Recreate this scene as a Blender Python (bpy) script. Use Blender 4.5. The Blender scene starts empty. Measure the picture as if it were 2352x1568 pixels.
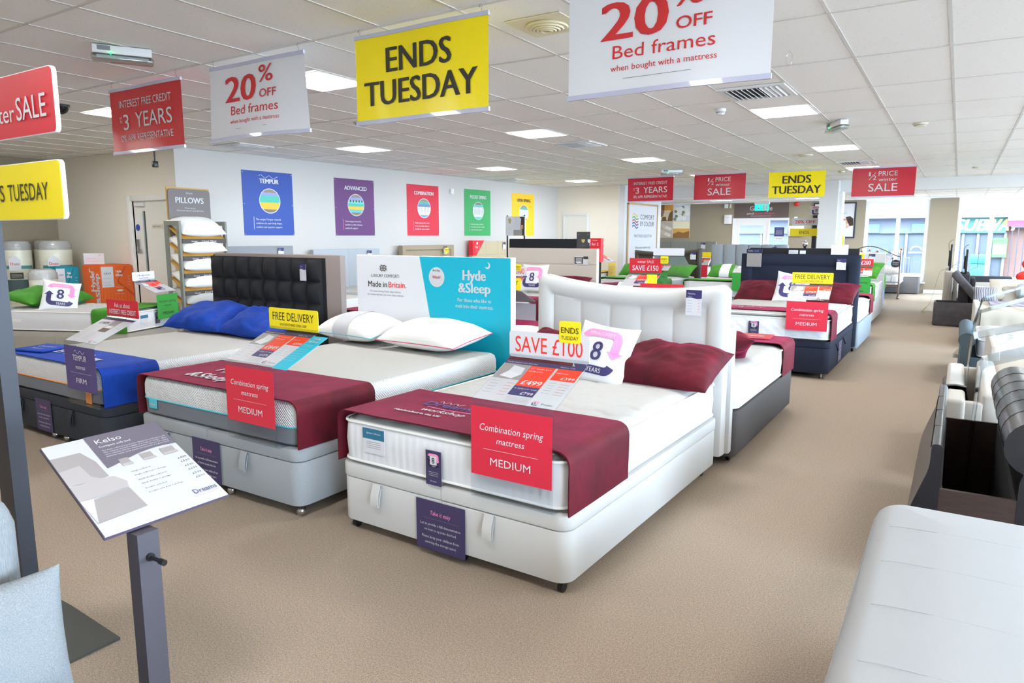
import bpy, bmesh, math, random
from mathutils import Vector, Matrix, noise
scene = bpy.context.scene
C = scene.collection
R = math.radians
PI = math.pi
random.seed(7)

# ------------------------------------------------------------------ camera
cam_d = bpy.data.cameras.new('camera'); cam_d.sensor_width = 36; cam_d.lens = 1606.2/2352*36
cam_d.clip_end = 200; cam_d.clip_start = 0.05
cam = bpy.data.objects.new('camera', cam_d); C.objects.link(cam); scene.camera = cam
yaw, pitch, roll = 0.5647, 0.1494, -0.0006
F = Vector((-math.sin(yaw)*math.cos(pitch), math.cos(yaw)*math.cos(pitch), -math.sin(pitch)))
RT = Vector((math.cos(yaw), math.sin(yaw), 0)); DN = F.cross(RT)
RT2 = math.cos(roll)*RT + math.sin(roll)*DN; DN2 = -math.sin(roll)*RT + math.cos(roll)*DN
M = Matrix((RT2, -DN2, -F)).transposed().to_4x4(); M.translation = (0, 0, 1.55)
cam.matrix_world = M

# ------------------------------------------------------------------ world, light, exposure
w = bpy.data.worlds.new('sky'); scene.world = w; w.use_nodes = True
bg = w.node_tree.nodes['Background']; bg.inputs[0].default_value = (0.80, 0.90, 1.0, 1); bg.inputs[1].default_value = 21
LAMP = 21.0
scene.view_settings.view_transform = 'Standard'; scene.view_settings.look = 'None'
scene.view_settings.gamma = 1; scene.view_settings.use_curve_mapping = False
scene.view_settings.exposure = 0.72
scene.cycles.use_denoising = True
scene.cycles.max_bounces = 8; scene.cycles.diffuse_bounces = 6; scene.cycles.glossy_bounces = 3
scene.cycles.transmission_bounces = 6; scene.cycles.transparent_max_bounces = 16
scene.cycles.sample_clamp_indirect = 4.0; scene.cycles.caustics_reflective = False; scene.cycles.caustics_refractive = False

# ------------------------------------------------------------------ materials
def lin(c):
    return tuple(((v/255)/12.92 if v/255 <= 0.04045 else ((v/255+0.055)/1.055)**2.4) for v in c[:3]) + (1,)
MC = {}
def mat(name, col, rough=.7, metal=0, bump=0, scale=200, kind='noise', col2=None, mix=.5, sheen=0, spec=None, emit=0, coat=0, dist=.004, detail=2, stretch=None):
    if name in MC: return MC[name]
    m = bpy.data.materials.new(name); m.use_nodes = True; MC[name] = m
    nt = m.node_tree; b = nt.nodes['Principled BSDF']
    b.inputs['Base Color'].default_value = lin(col); b.inputs['Roughness'].default_value = rough; b.inputs['Metallic'].default_value = metal
    if spec is not None: b.inputs['Specular IOR Level'].default_value = spec
    if sheen: b.inputs['Sheen Weight'].default_value = sheen; b.inputs['Sheen Roughness'].default_value = .4
    if sheen: b.inputs['Sheen Tint'].default_value = lin([min(255, v*1.3+25) for v in col])
    if coat: b.inputs['Coat Weight'].default_value = coat
    if emit:
        b.inputs['Emission Color'].default_value = lin(col); b.inputs['Emission Strength'].default_value = emit
    if bump or col2:
        tc = nt.nodes.new('ShaderNodeTexCoord'); mp = nt.nodes.new('ShaderNodeMapping'); nt.links.new(tc.outputs['Object'], mp.inputs[0])
        if stretch: mp.inputs['Scale'].default_value = stretch
        if kind == 'noise':
            t = nt.nodes.new('ShaderNodeTexNoise'); t.inputs['Scale'].default_value = scale; t.inputs['Detail'].default_value = detail; out = t.outputs['Fac']
        elif kind == 'voronoi':
            t = nt.nodes.new('ShaderNodeTexVoronoi'); t.inputs['Scale'].default_value = scale; out = t.outputs['Distance']
        elif kind == 'grid':
            t = nt.nodes.new('ShaderNodeTexVoronoi'); t.inputs['Scale'].default_value = scale; t.inputs['Randomness'].default_value = .12; out = t.outputs['Distance']
        elif kind == 'wave':
            t = nt.nodes.new('ShaderNodeTexWave'); t.inputs['Scale'].default_value = scale; t.inputs['Distortion'].default_value = 1.5; t.wave_profile = 'SIN'; out = t.outputs['Fac']
        elif kind == 'wavez':
            t = nt.nodes.new('ShaderNodeTexWave'); t.inputs['Scale'].default_value = scale; t.bands_direction = 'Z'; t.inputs['Distortion'].default_value = 1.; out = t.outputs['Fac']
        elif kind == 'chev':
            t = nt.nodes.new('ShaderNodeTexWave'); t.inputs['Scale'].default_value = scale; t.bands_direction = 'DIAGONAL'; t.inputs['Distortion'].default_value = 3; t.inputs['Detail Scale'].default_value = 3; out = t.outputs['Fac']
        nt.links.new(mp.outputs[0], t.inputs['Vector'])
        if col2:
            r = nt.nodes.new('ShaderNodeValToRGB'); nt.links.new(out, r.inputs[0])
            r.color_ramp.elements[0].position = .5-mix/2; r.color_ramp.elements[1].position = .5+mix/2
            r.color_ramp.elements[0].color = lin(col2); r.color_ramp.elements[1].color = lin(col)
            nt.links.new(r.outputs[0], b.inputs['Base Color'])
        if bump:
            bn = nt.nodes.new('ShaderNodeBump'); bn.inputs['Strength'].default_value = bump; bn.inputs['Distance'].default_value = dist
            nt.links.new(out, bn.inputs['Height']); nt.links.new(bn.outputs[0], b.inputs['Normal'])
    return m
def fabric(name, col, d=14, scale=900, bump=.25, rough=.9, sheen=0, mix=.5):
    return mat(name, col, rough, bump=bump, scale=scale, col2=[max(0, v-d) for v in col], mix=mix, sheen=sheen, dist=.002, spec=.2)
def plastic_clear(name='clear_acrylic', tint=(248, 250, 252), fac=.045):
    if name in MC: return MC[name]
    m = bpy.data.materials.new(name); m.use_nodes = True; MC[name] = m
    nt = m.node_tree; nt.nodes.clear()
    o = nt.nodes.new('ShaderNodeOutputMaterial'); mx = nt.nodes.new('ShaderNodeMixShader'); tr = nt.nodes.new('ShaderNodeBsdfTransparent'); gl = nt.nodes.new('ShaderNodeBsdfGlossy')
    lw = nt.nodes.new('ShaderNodeLayerWeight'); lw.inputs[0].default_value = .5; pw = nt.nodes.new('ShaderNodeMath'); pw.operation = 'POWER'; pw.inputs[1].default_value = 5
    ad = nt.nodes.new('ShaderNodeMath'); ad.operation = 'MULTIPLY_ADD'; ad.inputs[1].default_value = .6; ad.inputs[2].default_value = fac
    nt.links.new(lw.outputs['Facing'], pw.inputs[0]); nt.links.new(pw.outputs[0], ad.inputs[0]); nt.links.new(ad.outputs[0], mx.inputs[0])
    tr.inputs[0].default_value = lin(tint); gl.inputs['Roughness'].default_value = .05
    nt.links.new(tr.outputs[0], mx.inputs[1]); nt.links.new(gl.outputs[0], mx.inputs[2]); nt.links.new(mx.outputs[0], o.inputs[0])
    return m
ACR = plastic_clear()
GLASS = plastic_clear('window_glass', (235, 242, 246), .02)
WHITE = mat('white_card', (214, 214, 219), .45)
WHITEM = mat('white_paint_metal', (228, 228, 230), .4)
CHROME = mat('chrome', (200, 200, 205), .15, 1)
BLACKM = mat('black_metal', (48, 50, 58), .45, .2)
BLACKP = mat('black_plastic', (22, 22, 24), .35)
RED = mat('print_red', (205, 32, 50), .4)
REDT = mat('print_red_text', (205, 40, 44), .45)
YEL = mat('print_yellow', (244, 222, 28), .4)
DARK = mat('print_charcoal', (52, 50, 42), .5)
NAVY = mat('print_navy', (52, 45, 100), .45)
PURP = mat('print_dark_purple', (62, 54, 92), .5)
PINK = mat('print_pink', (244, 140, 190), .5)
GREYT = mat('print_grey_text', (120, 120, 126), .5)
LINE = mat('print_light_grey', (206, 207, 212), .5)
TEAL = mat('print_teal', (0, 178, 205), .45)
ORNG = mat('print_orange', (236, 62, 36), .45)
PHOTO = mat('print_photo_grey', (150, 145, 145), .5)
GREEN = mat('print_green', (60, 165, 80), .5)
MAROON = mat('maroon_velvet', (98, 10, 30), .75, col2=(62, 5, 18), scale=6, detail=6, mix=.45, sheen=.38, bump=.35, dist=.012, spec=.3)
GREENV = mat('green_velvet', (70, 140, 40), .75, col2=(52, 115, 30), scale=6, detail=6, mix=.45, sheen=.2, bump=.35, dist=.012, spec=.3)
BLUEV = mat('blue_velvet', (8, 64, 168), .75, col2=(5, 44, 128), scale=6, detail=6, mix=.45, sheen=.2, bump=.35, dist=.012, spec=.3)

MAROON.node_tree.nodes['Principled BSDF'].inputs['Sheen Tint'].default_value = lin((225, 40, 110))
# ------------------------------------------------------------------ object helpers
def addobj(name, data, parent=None, loc=None, rotz=None):
    o = bpy.data.objects.new(name, data); C.objects.link(o)
    if parent: o.parent = parent
    if loc is not None: o.location = loc
    if rotz is not None: o.rotation_euler = (0, 0, rotz)
    return o
def tag(o, label, cat, group=None):
    o['label'] = label; o['category'] = cat
    if group: o['group'] = group
    return o
def thing(name, label, cat, loc=(0, 0, 0), rotz=0, group=None):
    return tag(addobj(name, None, None, loc, rotz), label, cat, group)
def mesh(bm, m, smooth=False, name='mesh'):
    bmesh.ops.recalc_face_normals(bm, faces=bm.faces)
    me = bpy.data.meshes.new(name); bm.to_mesh(me); bm.free()
    if isinstance(m, (list, tuple)):
        for x in m: me.materials.append(x)
    else: me.materials.append(m)
    if smooth:
        for p in me.polygons: p.use_smooth = True
        try: me.set_sharp_from_angle(angle=R(38))
        except Exception: pass
    return me
def part(name, bm, m, parent=None, smooth=False, label=None, loc=None, rotz=None):
    o = addobj(name, mesh(bm, m, smooth, name), parent, loc, rotz)
    if label: o['label'] = label
    return o
def struct(name, bm, m, parent=None, smooth=False):
    o = part(name, bm, m, parent, smooth)
    if not parent: o['kind'] = 'structure'
    return o
def nb(): return bmesh.new()
def box(bm, x0, x1, y0, y1, z0, z1, M=None):
    v = [bm.verts.new((x, y, z)) for x in (x0, x1) for y in (y0, y1) for z in (z0, z1)]
    if M:
        for q in v: q.co = M @ q.co
    for f in ((0, 1, 3, 2), (4, 6, 7, 5), (0, 4, 5, 1), (2, 3, 7, 6), (0, 2, 6, 4), (1, 5, 7, 3)):
        bm.faces.new([v[i] for i in f])
    return bm
def rbox(bm, x0, x1, y0, y1, z0, z1, r=.02, seg=3, M=None):
    t = nb(); box(t, x0, x1, y0, y1, z0, z1)
    bmesh.ops.bevel(t, geom=t.edges[:], offset=r, segments=seg, affect='EDGES', profile=.5)
    merge(bm, t, M); return bm
def merge(bm, t, M=None):
    mp = {}
    for v in t.verts: mp[v] = bm.verts.new(M @ v.co if M else v.co)
    for f in t.faces:
        try: bm.faces.new([mp[v] for v in f.verts])
        except ValueError: pass
    t.free()
def rr(x0, x1, y0, y1, rad, ins=0, n=6):
    # rounded rectangle loop; rad = (r at x0y0, x1y0, x1y1, x0y1)
    if not hasattr(rad, '__len__'): rad = (rad,)*4
    x0 += ins; y0 += ins; x1 -= ins; y1 -= ins
    out = []
    for (cx, cy, sx, sy, a0, r) in ((x0, y0, 1, 1, PI, rad[0]), (x1, y0, -1, 1, 1.5*PI, rad[1]), (x1, y1, -1, -1, 0, rad[2]), (x0, y1, 1, -1, .5*PI, rad[3])):
        if r < 1e-4: out.append((cx, cy)); continue
        r = max(r-ins, 1e-4)
        ox, oy = cx+sx*r, cy+sy*r
        for k in range(n+1):
            a = a0 + k*PI/2/n; out.append((ox+r*math.cos(a), oy+r*math.sin(a)))
    return out
def loft(bm, rings, cap=True, closed=True):
    vs = [[bm.verts.new(p) for p in r] for r in rings]
    n = len(vs[0])
    for a, b in zip(vs, vs[1:]):
        for i in range(n if closed else n-1):
            bm.faces.new((a[i], a[(i+1) % n], b[(i+1) % n], b[i]))
    if cap:
        bm.faces.new(vs[0][::-1]); bm.faces.new(vs[-1])
    return vs
def prism(bm, fn, prof):
    # fn(inset) -> loop ; prof = [(z, inset)]
    loft(bm, [[(x, y, z) for x, y in fn(i)] for z, i in prof])
def rprism(bm, x0, x1, y0, y1, z0, z1, rad, b=.008, n=6):
    prism(bm, lambda i: rr(x0, x1, y0, y1, rad, i, n), [(z0, b), (z0+b*.3, b*.3), (z0+b, 0), (z1-b, 0), (z1-b*.3, b*.3), (z1, b)])
def tube(bm, pts, r, n=8, closed=False, cap=True, rads=None):
    pts = [Vector(p) for p in pts]; m = len(pts); rings = []
    up = None
    for i, p in enumerate(pts):
        if closed: d = (pts[(i+1) % m]-pts[i-1])
        else: d = (pts[min(i+1, m-1)]-pts[max(i-1, 0)])
        if d.length < 1e-9: d = Vector((0, 0, 1))
        d.normalize()
        if up is None:
            up = Vector((0, 0, 1)) if abs(d.z) < .9 else Vector((1, 0, 0))
        a = d.cross(up)
        if a.length < 1e-6: a = d.orthogonal()
        a.normalize(); bb = a.cross(d).normalized(); up = bb
        q = rads[i] if rads else r
        rings.append([p + a*math.cos(2*PI*k/n)*q + bb*math.sin(2*PI*k/n)*q for k in range(n)])
    if closed: rings.append(rings[0]); 
    if closed:
        vs = [[bm.verts.new(p) for p in rg] for rg in rings[:-1]]; vs.append(vs[0])
        for a, b in zip(vs, vs[1:]):
            for i in range(n): bm.faces.new((a[i], a[(i+1) % n], b[(i+1) % n], b[i]))
    else: loft(bm, rings, cap)
def cyl(bm, c, r, h, n=20, axis='z', r2=None):
    r2 = r if r2 is None else r2; rg = []
    for q, t in ((r, 0), (r2, h)):
        ring = []
        for k in range(n):
            a = 2*PI*k/n; u, v = q*math.cos(a), q*math.sin(a)
            p = {'z': (u, v, t), 'y': (u, t, v), 'x': (t, u, v)}[axis]; ring.append((c[0]+p[0], c[1]+p[1], c[2]+p[2]))
        rg.append(ring)
    loft(bm, rg)
def lathe(bm, c, prof, n=20):
    loft(bm, [[(c[0]+r*math.cos(2*PI*k/n), c[1]+r*math.sin(2*PI*k/n), c[2]+z) for k in range(n)] for r, z in prof])
def sphere(bm, c, r, n=14, sz=1):
    lathe(bm, c, [(max(r*math.sin(PI*k/8), 1e-4), -r*sz*math.cos(PI*k/8)) for k in range(9)], n)
def sheet(bm, path, w, t):
    # path in (y,z), extruded along x by w, thickness t
    P = [Vector((0, a, b)) for a, b in path]; off = []
    for i, p in enumerate(P):
        d = (P[min(i+1, len(P)-1)]-P[max(i-1, 0)]).normalized(); off.append(Vector((0, -d.z, d.y))*t)
    loop = P + [p+o for p, o in reversed(list(zip(P, off)))]
    loft(bm, [[(-w/2, p.y, p.z) for p in loop], [(w/2, p.y, p.z) for p in loop]])
def extr(bm, prof, y0, y1, b=0):
    # profile in (x,z), extruded along y
    loft(bm, [[(x, y0, z) for x, z in prof], [(x, y1, z) for x, z in prof]])

# ------------------------------------------------------------------ flat print
TC = {}
def tmesh(s, bold=0, res=2):
    key = (s, bold, res)
    if key in TC: return TC[key]
    cu = bpy.data.curves.new('t', 'FONT'); cu.body = s; cu.size = 1; cu.resolution_u = res; cu.offset = bold; cu.fill_mode = 'FRONT'
    o = bpy.data.objects.new('t', cu); C.objects.link(o)
    dg = bpy.context.evaluated_depsgraph_get(); me = bpy.data.meshes.new_from_object(o.evaluated_get(dg))
    vs = [(v.co.x, v.co.y) for v in me.vertices]; fs = [tuple(p.vertices) for p in me.polygons]
    bpy.data.objects.remove(o); bpy.data.curves.remove(cu); bpy.data.meshes.remove(me)
    if vs:
        x0 = min(v[0] for v in vs); x1 = max(v[0] for v in vs)
    else: x0 = x1 = 0
    TC[key] = (vs, fs, x0, x1); return TC[key]
class Pr:
    """flat print laid on a surface: origin, u axis, v axis; u x v points outward"""
    def __init__(s, parent, o, u=(1, 0, 0), v=(0, 0, 1), gap=.0006, warp=None):
        s.p = parent; s.o = Vector(o); s.u = Vector(u).normalized(); s.v = Vector(v).normalized(); s.n = s.u.cross(s.v); s.gap = gap; s.warp = warp; s.b = {}; s.lay = 1
    def P(s, a, b, l):
        w = s.warp(a, b) if s.warp else 0
        return s.o + s.u*a + s.v*b + s.n*(l*s.gap + w)
    def bm(s, name, m):
        k = (name, m.name)
        if k not in s.b: s.b[k] = (nb(), m)
        return s.b[k][0]
    def poly(s, m, pts, l=1, name='printed_area'):
        bm = s.bm(name, m); bm.faces.new([bm.verts.new(s.P(a, b, l)) for a, b in pts])
    def rect(s, m, x0, y0, x1, y1, l=1, name='printed_area', g=1):
        bm = s.bm(name, m)
        V = [[bm.verts.new(s.P(x0+(x1-x0)*i/g, y0+(y1-y0)*j/g, l)) for j in range(g+1)] for i in range(g+1)]
        for i in range(g):
            for j in range(g): bm.faces.new((V[i][j], V[i+1][j], V[i+1][j+1], V[i][j+1]))
    def circ(s, m, x, y, r, l=1, n=28, name='printed_area', ry=None):
        s.poly(m, [(x+r*math.cos(2*PI*k/n), y+(ry or r)*math.sin(2*PI*k/n)) for k in range(n)], l, name)
    def band(s, m, path, wd, l=1, name='printed_area'):
        bm = s.bm(name, m); prev = None
        for i, (x, y) in enumerate(path):
            a = path[max(i-1, 0)]; b = path[min(i+1, len(path)-1)]; dx, dy = b[0]-a[0], b[1]-a[1]; q = math.hypot(dx, dy) or 1; nx, ny = -dy/q*wd/2, dx/q*wd/2
            c = (bm.verts.new(s.P(x+nx, y+ny, l)), bm.verts.new(s.P(x-nx, y-ny, l)))
            if prev: bm.faces.new((prev[0], prev[1], c[1], c[0]))
            prev = c
    def text(s, m, st, x, y, h, w=None, al='c', bold=0, sh=0, l=2, res=None, vert=False, name='lettering'):
        # h = cap height; w = forced width
        res = res or (3 if h > .05 else (2 if h > .015 else 1))
        if bold and h > .012 and vert is not None:
            q = bold*h*1.1
            for ii, dx in enumerate((-q, 0, q) if bold > .015 else (-q/2, q/2)):
                if vert: s.text(m, st, x, y+dx, h, w, al, 0, sh, l+ii*.9, res, True, name)
                else: s.text(m, st, x+dx, y, h, w, al, 0, sh, l+ii*.9, res, False, name)
            return
        vs, fs, a0, a1 = tmesh(st, 0, res)
        if not vs: return
        k = h/.72; kx = (w/(a1-a0)) if w else k*.92; W = (a1-a0)*kx
        ox = {'c': x-W/2, 'l': x, 'r': x-W}[al]
        bm = s.bm(name, m); bv = []
        for a, b in vs:
            px, py = (a-a0)*kx + b*k*sh, b*k
            if vert: bv.append(bm.verts.new(s.P(x-py, y-W/2+px, l)))
            else: bv.append(bm.verts.new(s.P(ox+px, y+py, l)))
        for f in fs:
            try: bm.faces.new([bv[i] for i in f])
            except ValueError: pass
    def lines(s, m, x0, x1, ys, t=.0015, l=2, name='small_print'):
        for y in ys: s.rect(m, x0, y, x1, y+t, l, name)
    def flush(s):
        out = []
        for (name, _), (bm, m) in s.b.items():
            me = bpy.data.meshes.new(name); bm.normal_update(); bm.to_mesh(me); bm.free(); me.materials.append(m)
            o = addobj(name, me, s.p)
            out.append(o)
        s.b = {}; return out
def arc(cx, cy, r, a0, a1, n=5): return [(cx+r*math.cos(R(a0+(a1-a0)*k/n)), cy+r*math.sin(R(a0+(a1-a0)*k/n))) for k in range(n+1)]
def badge8(p, x, y, s, navy=None, l=2):
    """rounded square made of a pink and a navy arrow round the number 8"""
    navy = navy or NAVY; q = s*.40; r = s*.14; wd = s*.17
    def seg(a, b, n=5): return [(a[0]+(b[0]-a[0])*k/n, a[1]+(b[1]-a[1])*k/n) for k in range(n+1)]
    pk = arc(x-q+r, y+q-r, r, 170, 90) + seg((x-q+r, y+q), (x+q-r, y+q))[1:] + arc(x+q-r, y+q-r, r, 90, 0)[1:] + seg((x+q, y+q-r), (x+q, y+.02*s))[1:]
    nv = arc(x+q-r, y-q+r, r, -10, -90) + seg((x+q-r, y-q), (x-q+r, y-q))[1:] + arc(x-q+r, y-q+r, r, -90, -180)[1:] + seg((x-q, y-q+r), (x-q, y-.02*s))[1:]
    p.band(PINK, pk, wd, l); p.band(navy, nv, wd, l)
    p.poly(PINK, [(x+q-wd, y+.03*s), (x+q, y-.13*s), (x+q+wd, y+.03*s)], l+.5); p.poly(navy, [(x-q-wd, y-.03*s), (x-q, y+.13*s), (x-q+wd, y-.03*s)], l+.5)
    p.text(navy, '8', x, y-.2*s, s*.42, bold=.02, l=l+1)
    p.text(WHITE, 'REPLACE EVERY', x-.02*s, y+q-.045*s, s*.07, s*.6, sh=.15, l=l+1); p.text(WHITE, 'YEARS', x+.04*s, y-q-.05*s, s*.1, s*.34, l=l+1, bold=.01)
def jack(p, x, y, w, h, l=2, a=None, b=None):
    a = a or DARK; b = b or WHITE
    p.rect(a, x-w/2, y-h/2, x+w/2, y+h/2, l)
    for dx, dy in ((1, 1), (1, -1)):
        L = math.hypot(w, h); nx, ny = -h/L*w*.05, w/L*w*.05
        if dx*dy < 0: nx = -nx
        p.poly(b, [(x-w/2+nx, y-dy*h/2+ny), (x-w/2-nx, y-dy*h/2-ny), (x+w/2-nx, y+dy*h/2-ny), (x+w/2+nx, y+dy*h/2+ny)], l+1)
    p.rect(b, x-w*.09, y-h/2, x+w*.09, y+h/2, l+1.5); p.rect(b, x-w/2, y-h*.14, x+w/2, y+h*.14, l+1.5)
    p.rect(a, x-w*.045, y-h/2, x+w*.045, y+h/2, l+2); p.rect(a, x-w/2, y-h*.07, x+w/2, y+h*.07, l+2)
# ------------------------------------------------------------------ builders: beds
def spread(fn, root): return fn
def slab(bm, w, z0, top, t, f, nx=60, nz=40, back=True, y=0):
    """upholstered board: front grid displaced towards -y by f(x,z), top edge top(x)"""
    G = []
    for i in range(nx+1):
        x = -w/2 + w*i/nx; zt = top(x); col = []
        for j in range(nz+1):
            z = z0 + (zt-z0)*j/nz; col.append(bm.verts.new((x, y-f(x, z, zt), z)))
        G.append(col)
    for i in range(nx):
        for j in range(nz): bm.faces.new((G[i][j], G[i+1][j], G[i+1][j+1], G[i][j+1]))
    B = [[bm.verts.new((c[k].co.x, y+t, c[k].co.z)) for k in (0, -1)] for c in G]
    for i in range(nx):
        bm.faces.new((G[i][-1], G[i+1][-1], B[i+1][1], B[i][1])); bm.faces.new((G[i+1][0], G[i][0], B[i][0], B[i+1][0])); bm.faces.new((B[i+1][0], B[i][0], B[i][1], B[i+1][1]))
    for g, b in ((G[0], B[0]), (G[-1], B[-1])):
        bm.faces.new(g + [b[1], b[0]])
def edge_round(x, z, zt, w, z0, r=.02, d=.02):
    e = min(w/2-abs(x), zt-z)
    return d if e > r else d*math.sqrt(max(0, 1-(1-e/r)**2))
def divan(loc, rotz, w, l, m, label, h=.37, z0=.06, lid=True, handles=True, feet='castor', seamx=0, hb=None, group=None, hmat=None, split=True):
    t = thing('divan_bed', label, 'bed base', loc, rotz, group)
    zl = h-.075
    halves = ((-w/2, seamx-.0015, (.07, 0, 0, .05)), (seamx+.0015, w/2, (0, .07, .05, 0))) if split else ((-w/2, w/2, (.07, .07, .05, .05)),)
    for x0, x1, rd in halves:
        b = nb(); rprism(b, x0, x1, 0, l, z0, zl-.003 if lid else h, rd, .007); part('base_half', b, m, t, True)
        if lid:
            b = nb(); rprism(b, x0-(.004 if x0 < seamx-.01 else 0), x1+(.004 if x1 > seamx+.01 else 0), -.004, l, zl, h, rd, .008); part('lid', b, m, t, True)
    if handles:
        for hx in (-w*.30, w*.21):
            b = nb(); pts = [(0, 0), (-.012, .002), (-.03, -.05), (-.036, -.10), (-.032, -.115), (-.022, -.112), (-.012, -.06), (-.003, -.02)]
            sheet(b, [(p[0], p[1]) for p in pts], .05, .004); o = part('pull_handle', b, hmat or m, t, True, loc=(hx, -.004, zl+.0))
    xs = [-w/2+.055, -.09, .09, w/2-.055] if split else [-w/2+.07, w/2-.07]
    for fx in xs:
        for fy in (.055, l-.12):
            b = nb()
            if feet == 'castor':
                cyl(b, (0, 0, .035), .012, z0-.032, 8); cyl(b, (-.012, 0, .025), .025, .024, 16, 'x')
                part('castor', b, BLACKP, t, True, loc=(fx, fy, 0))
            elif feet == 'ball':
                sphere(b, (0, 0, .028), .028); cyl(b, (0, 0, .05), .008, z0-.045, 8); part('castor', b, CHROME, t, True, loc=(fx, fy, 0))
            else:
                lathe(b, (0, 0, 0), [(.028, 0), (.028, .008), (.012, .014), (.012, z0+.004)], 12); part('glide_foot', b, CHROME, t, True, loc=(fx, fy, 0))
    return t
M_MAT = mat('mattress_white', (184, 183, 181), .9, bump=.2, scale=18, kind='noise', dist=.01, detail=4)
M_STRIPE = mat('mattress_border_white', (218, 218, 222), .85, bump=.2, scale=7, kind='wave', dist=.006, stretch=(1, 1, .05))
M_KNIT = mat('mattress_knit_white', (218, 218, 219), .9, bump=.6, scale=34, kind='chev', dist=.012)
M_TOPK = mat('mattress_top_knit', (186, 185, 182), .9, bump=.45, scale=45, kind='grid', dist=.006)
M_GREYB = fabric('mattress_grey_border', (120, 124, 132), 12, 1200)
M_PIPE = mat('piping_white', (236, 235, 232), .8)
M_PIPET = mat('piping_teal', (70, 185, 205), .7); M_PIPEO = mat('piping_orange', (240, 140, 40), .7); M_PIPEP = mat('piping_pink', (205, 60, 110), .7)
EYE = mat('vent_brass_grey', (120, 122, 125), .3, .8)
def hexq(x, y, s=.11):
    # distance-like value to the nearest edge of a hexagonal quilting
    best = []
    a = s; b = s*1.732
    for ox, oy in ((0, 0), (a/2*1.0, b/2)):
        gx = round((x-ox)/a)*a+ox; gy = round((y-oy)/b)*b+oy; best.append(math.hypot((x-gx), (y-gy)))
    best.sort(); return (best[1]-best[0])
def mattress(loc, rotz, w, l, z0, z1, label, style='quilt', group=None, top=None, pillow_top=False, side_m=None, sag=0):
    t = thing('mattress', label, 'mattress', loc, rotz, group); rad = .085
    H = z1-z0
    def ring(z, i): return [(x, y, z) for x, y in rr(-w/2, w/2, 0, l, rad, i, 7)]
    if style in ('knit', 'tempur'):
        zs = z0+H*.42
        b = nb(); loft(b, [ring(z0, .012), ring(z0+.01, .002), ring(zs, 0)]); part('border', b, M_GREYB, t, True, label='grey lower border')
        b = nb(); loft(b, [ring(zs, 0), ring(zs+.03, -.004), ring(z1-.05, -.002), ring(z1-.018, .008), ring(z1-.004, .028), ring(z1, .06)]); part('cover', b, M_KNIT, t, True)
        b = nb(); loft(b, [ring(z1-.001, .05), ring(z1+.001, .055)]); part('top_panel', b, M_TOPK, t, True)
        b = nb(); tube(b, ring(zs, -.003), .004, 6, True); part('piping', b, M_PIPET if style == 'knit' else M_PIPEO, t, True, label='coloured piping line')
    else:
        sm = side_m or M_STRIPE
        b = nb(); loft(b, [ring(z0, .02), ring(z0+.012, .004), ring(z0+H*.5, -.004), ring(z1-.02, .004), ring(z1-.008, .015)]); part('border', b, sm, t, True)
        for z in (z0+.012, z1-.012):
            b = nb(); tube(b, ring(z, -.001), .007, 8, True); part('piping', b, M_PIPE, t, True)
        # top: quilted relief
        b = nb(); nx, ny = 70, int(70*l/w); G = []
        for i in range(nx+1):
            c = []
            for j in range(ny+1):
                u = -1+2*i/nx; v = -1+2*j/ny; x = u*(w/2-.012); y = l/2+v*(l/2-.012)
                ex = w/2-.012-abs(x); ey = l/2-.012-abs(y-l/2); e = min(ex, ey)
                if ex < rad and ey < rad:
                    dd = math.hypot(rad-ex, rad-ey)
                    if dd > rad:
                        k = rad/dd; x = math.copysign(w/2-.012-rad+(rad-ex)*k, x) if True else x
                        yy = (l/2-.012-rad+(rad-ey)*k); y = l/2+math.copysign(yy, y-l/2); e = 0
                    else: e = rad-dd
                ed = math.sin(min(1, e/.09)*PI/2)
                if style == 'quilt':
                    q = min(1, hexq(x, y, .2)/.04); hgt = ed*(.014+.014*(1-(1-q)**2))
                else:
                    q = min(1, hexq(x, y, .3)/.05); hgt = ed*(.016+.006*(1-(1-q)**2))
                c.append(b.verts.new((x, y, z1-.012+hgt)))
            G.append(c)
        for i in range(nx):
            for j in range(ny): b.faces.new((G[i][j], G[i+1][j], G[i+1][j+1], G[i][j+1]))
        part('quilted_top', b, M_MAT, t, True)
        for sx in (-1, 1):
            for fy in (.28, .42, .72):
                b = nb(); cyl(b, (sx*w/2 + (-.002 if sx > 0 else -.001), 0, 0), .011, .004, 14, 'x'); part('vent', b, EYE, t, True, loc=(0, l*fy, z0+H*.48))
            for fy in (.2, .8):
                b = nb(); rbox(b, sx*w/2-.003, sx*w/2+.003, -.1, .1, -.022, .022, .002, 1); rbox(b, sx*w/2-.004, sx*w/2+.005, -.08, .08, -.009, .009, .002, 1); part('carry_handle', b, M_PIPE, t, loc=(0, l*fy, z0+H*.5))
    return t
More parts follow.
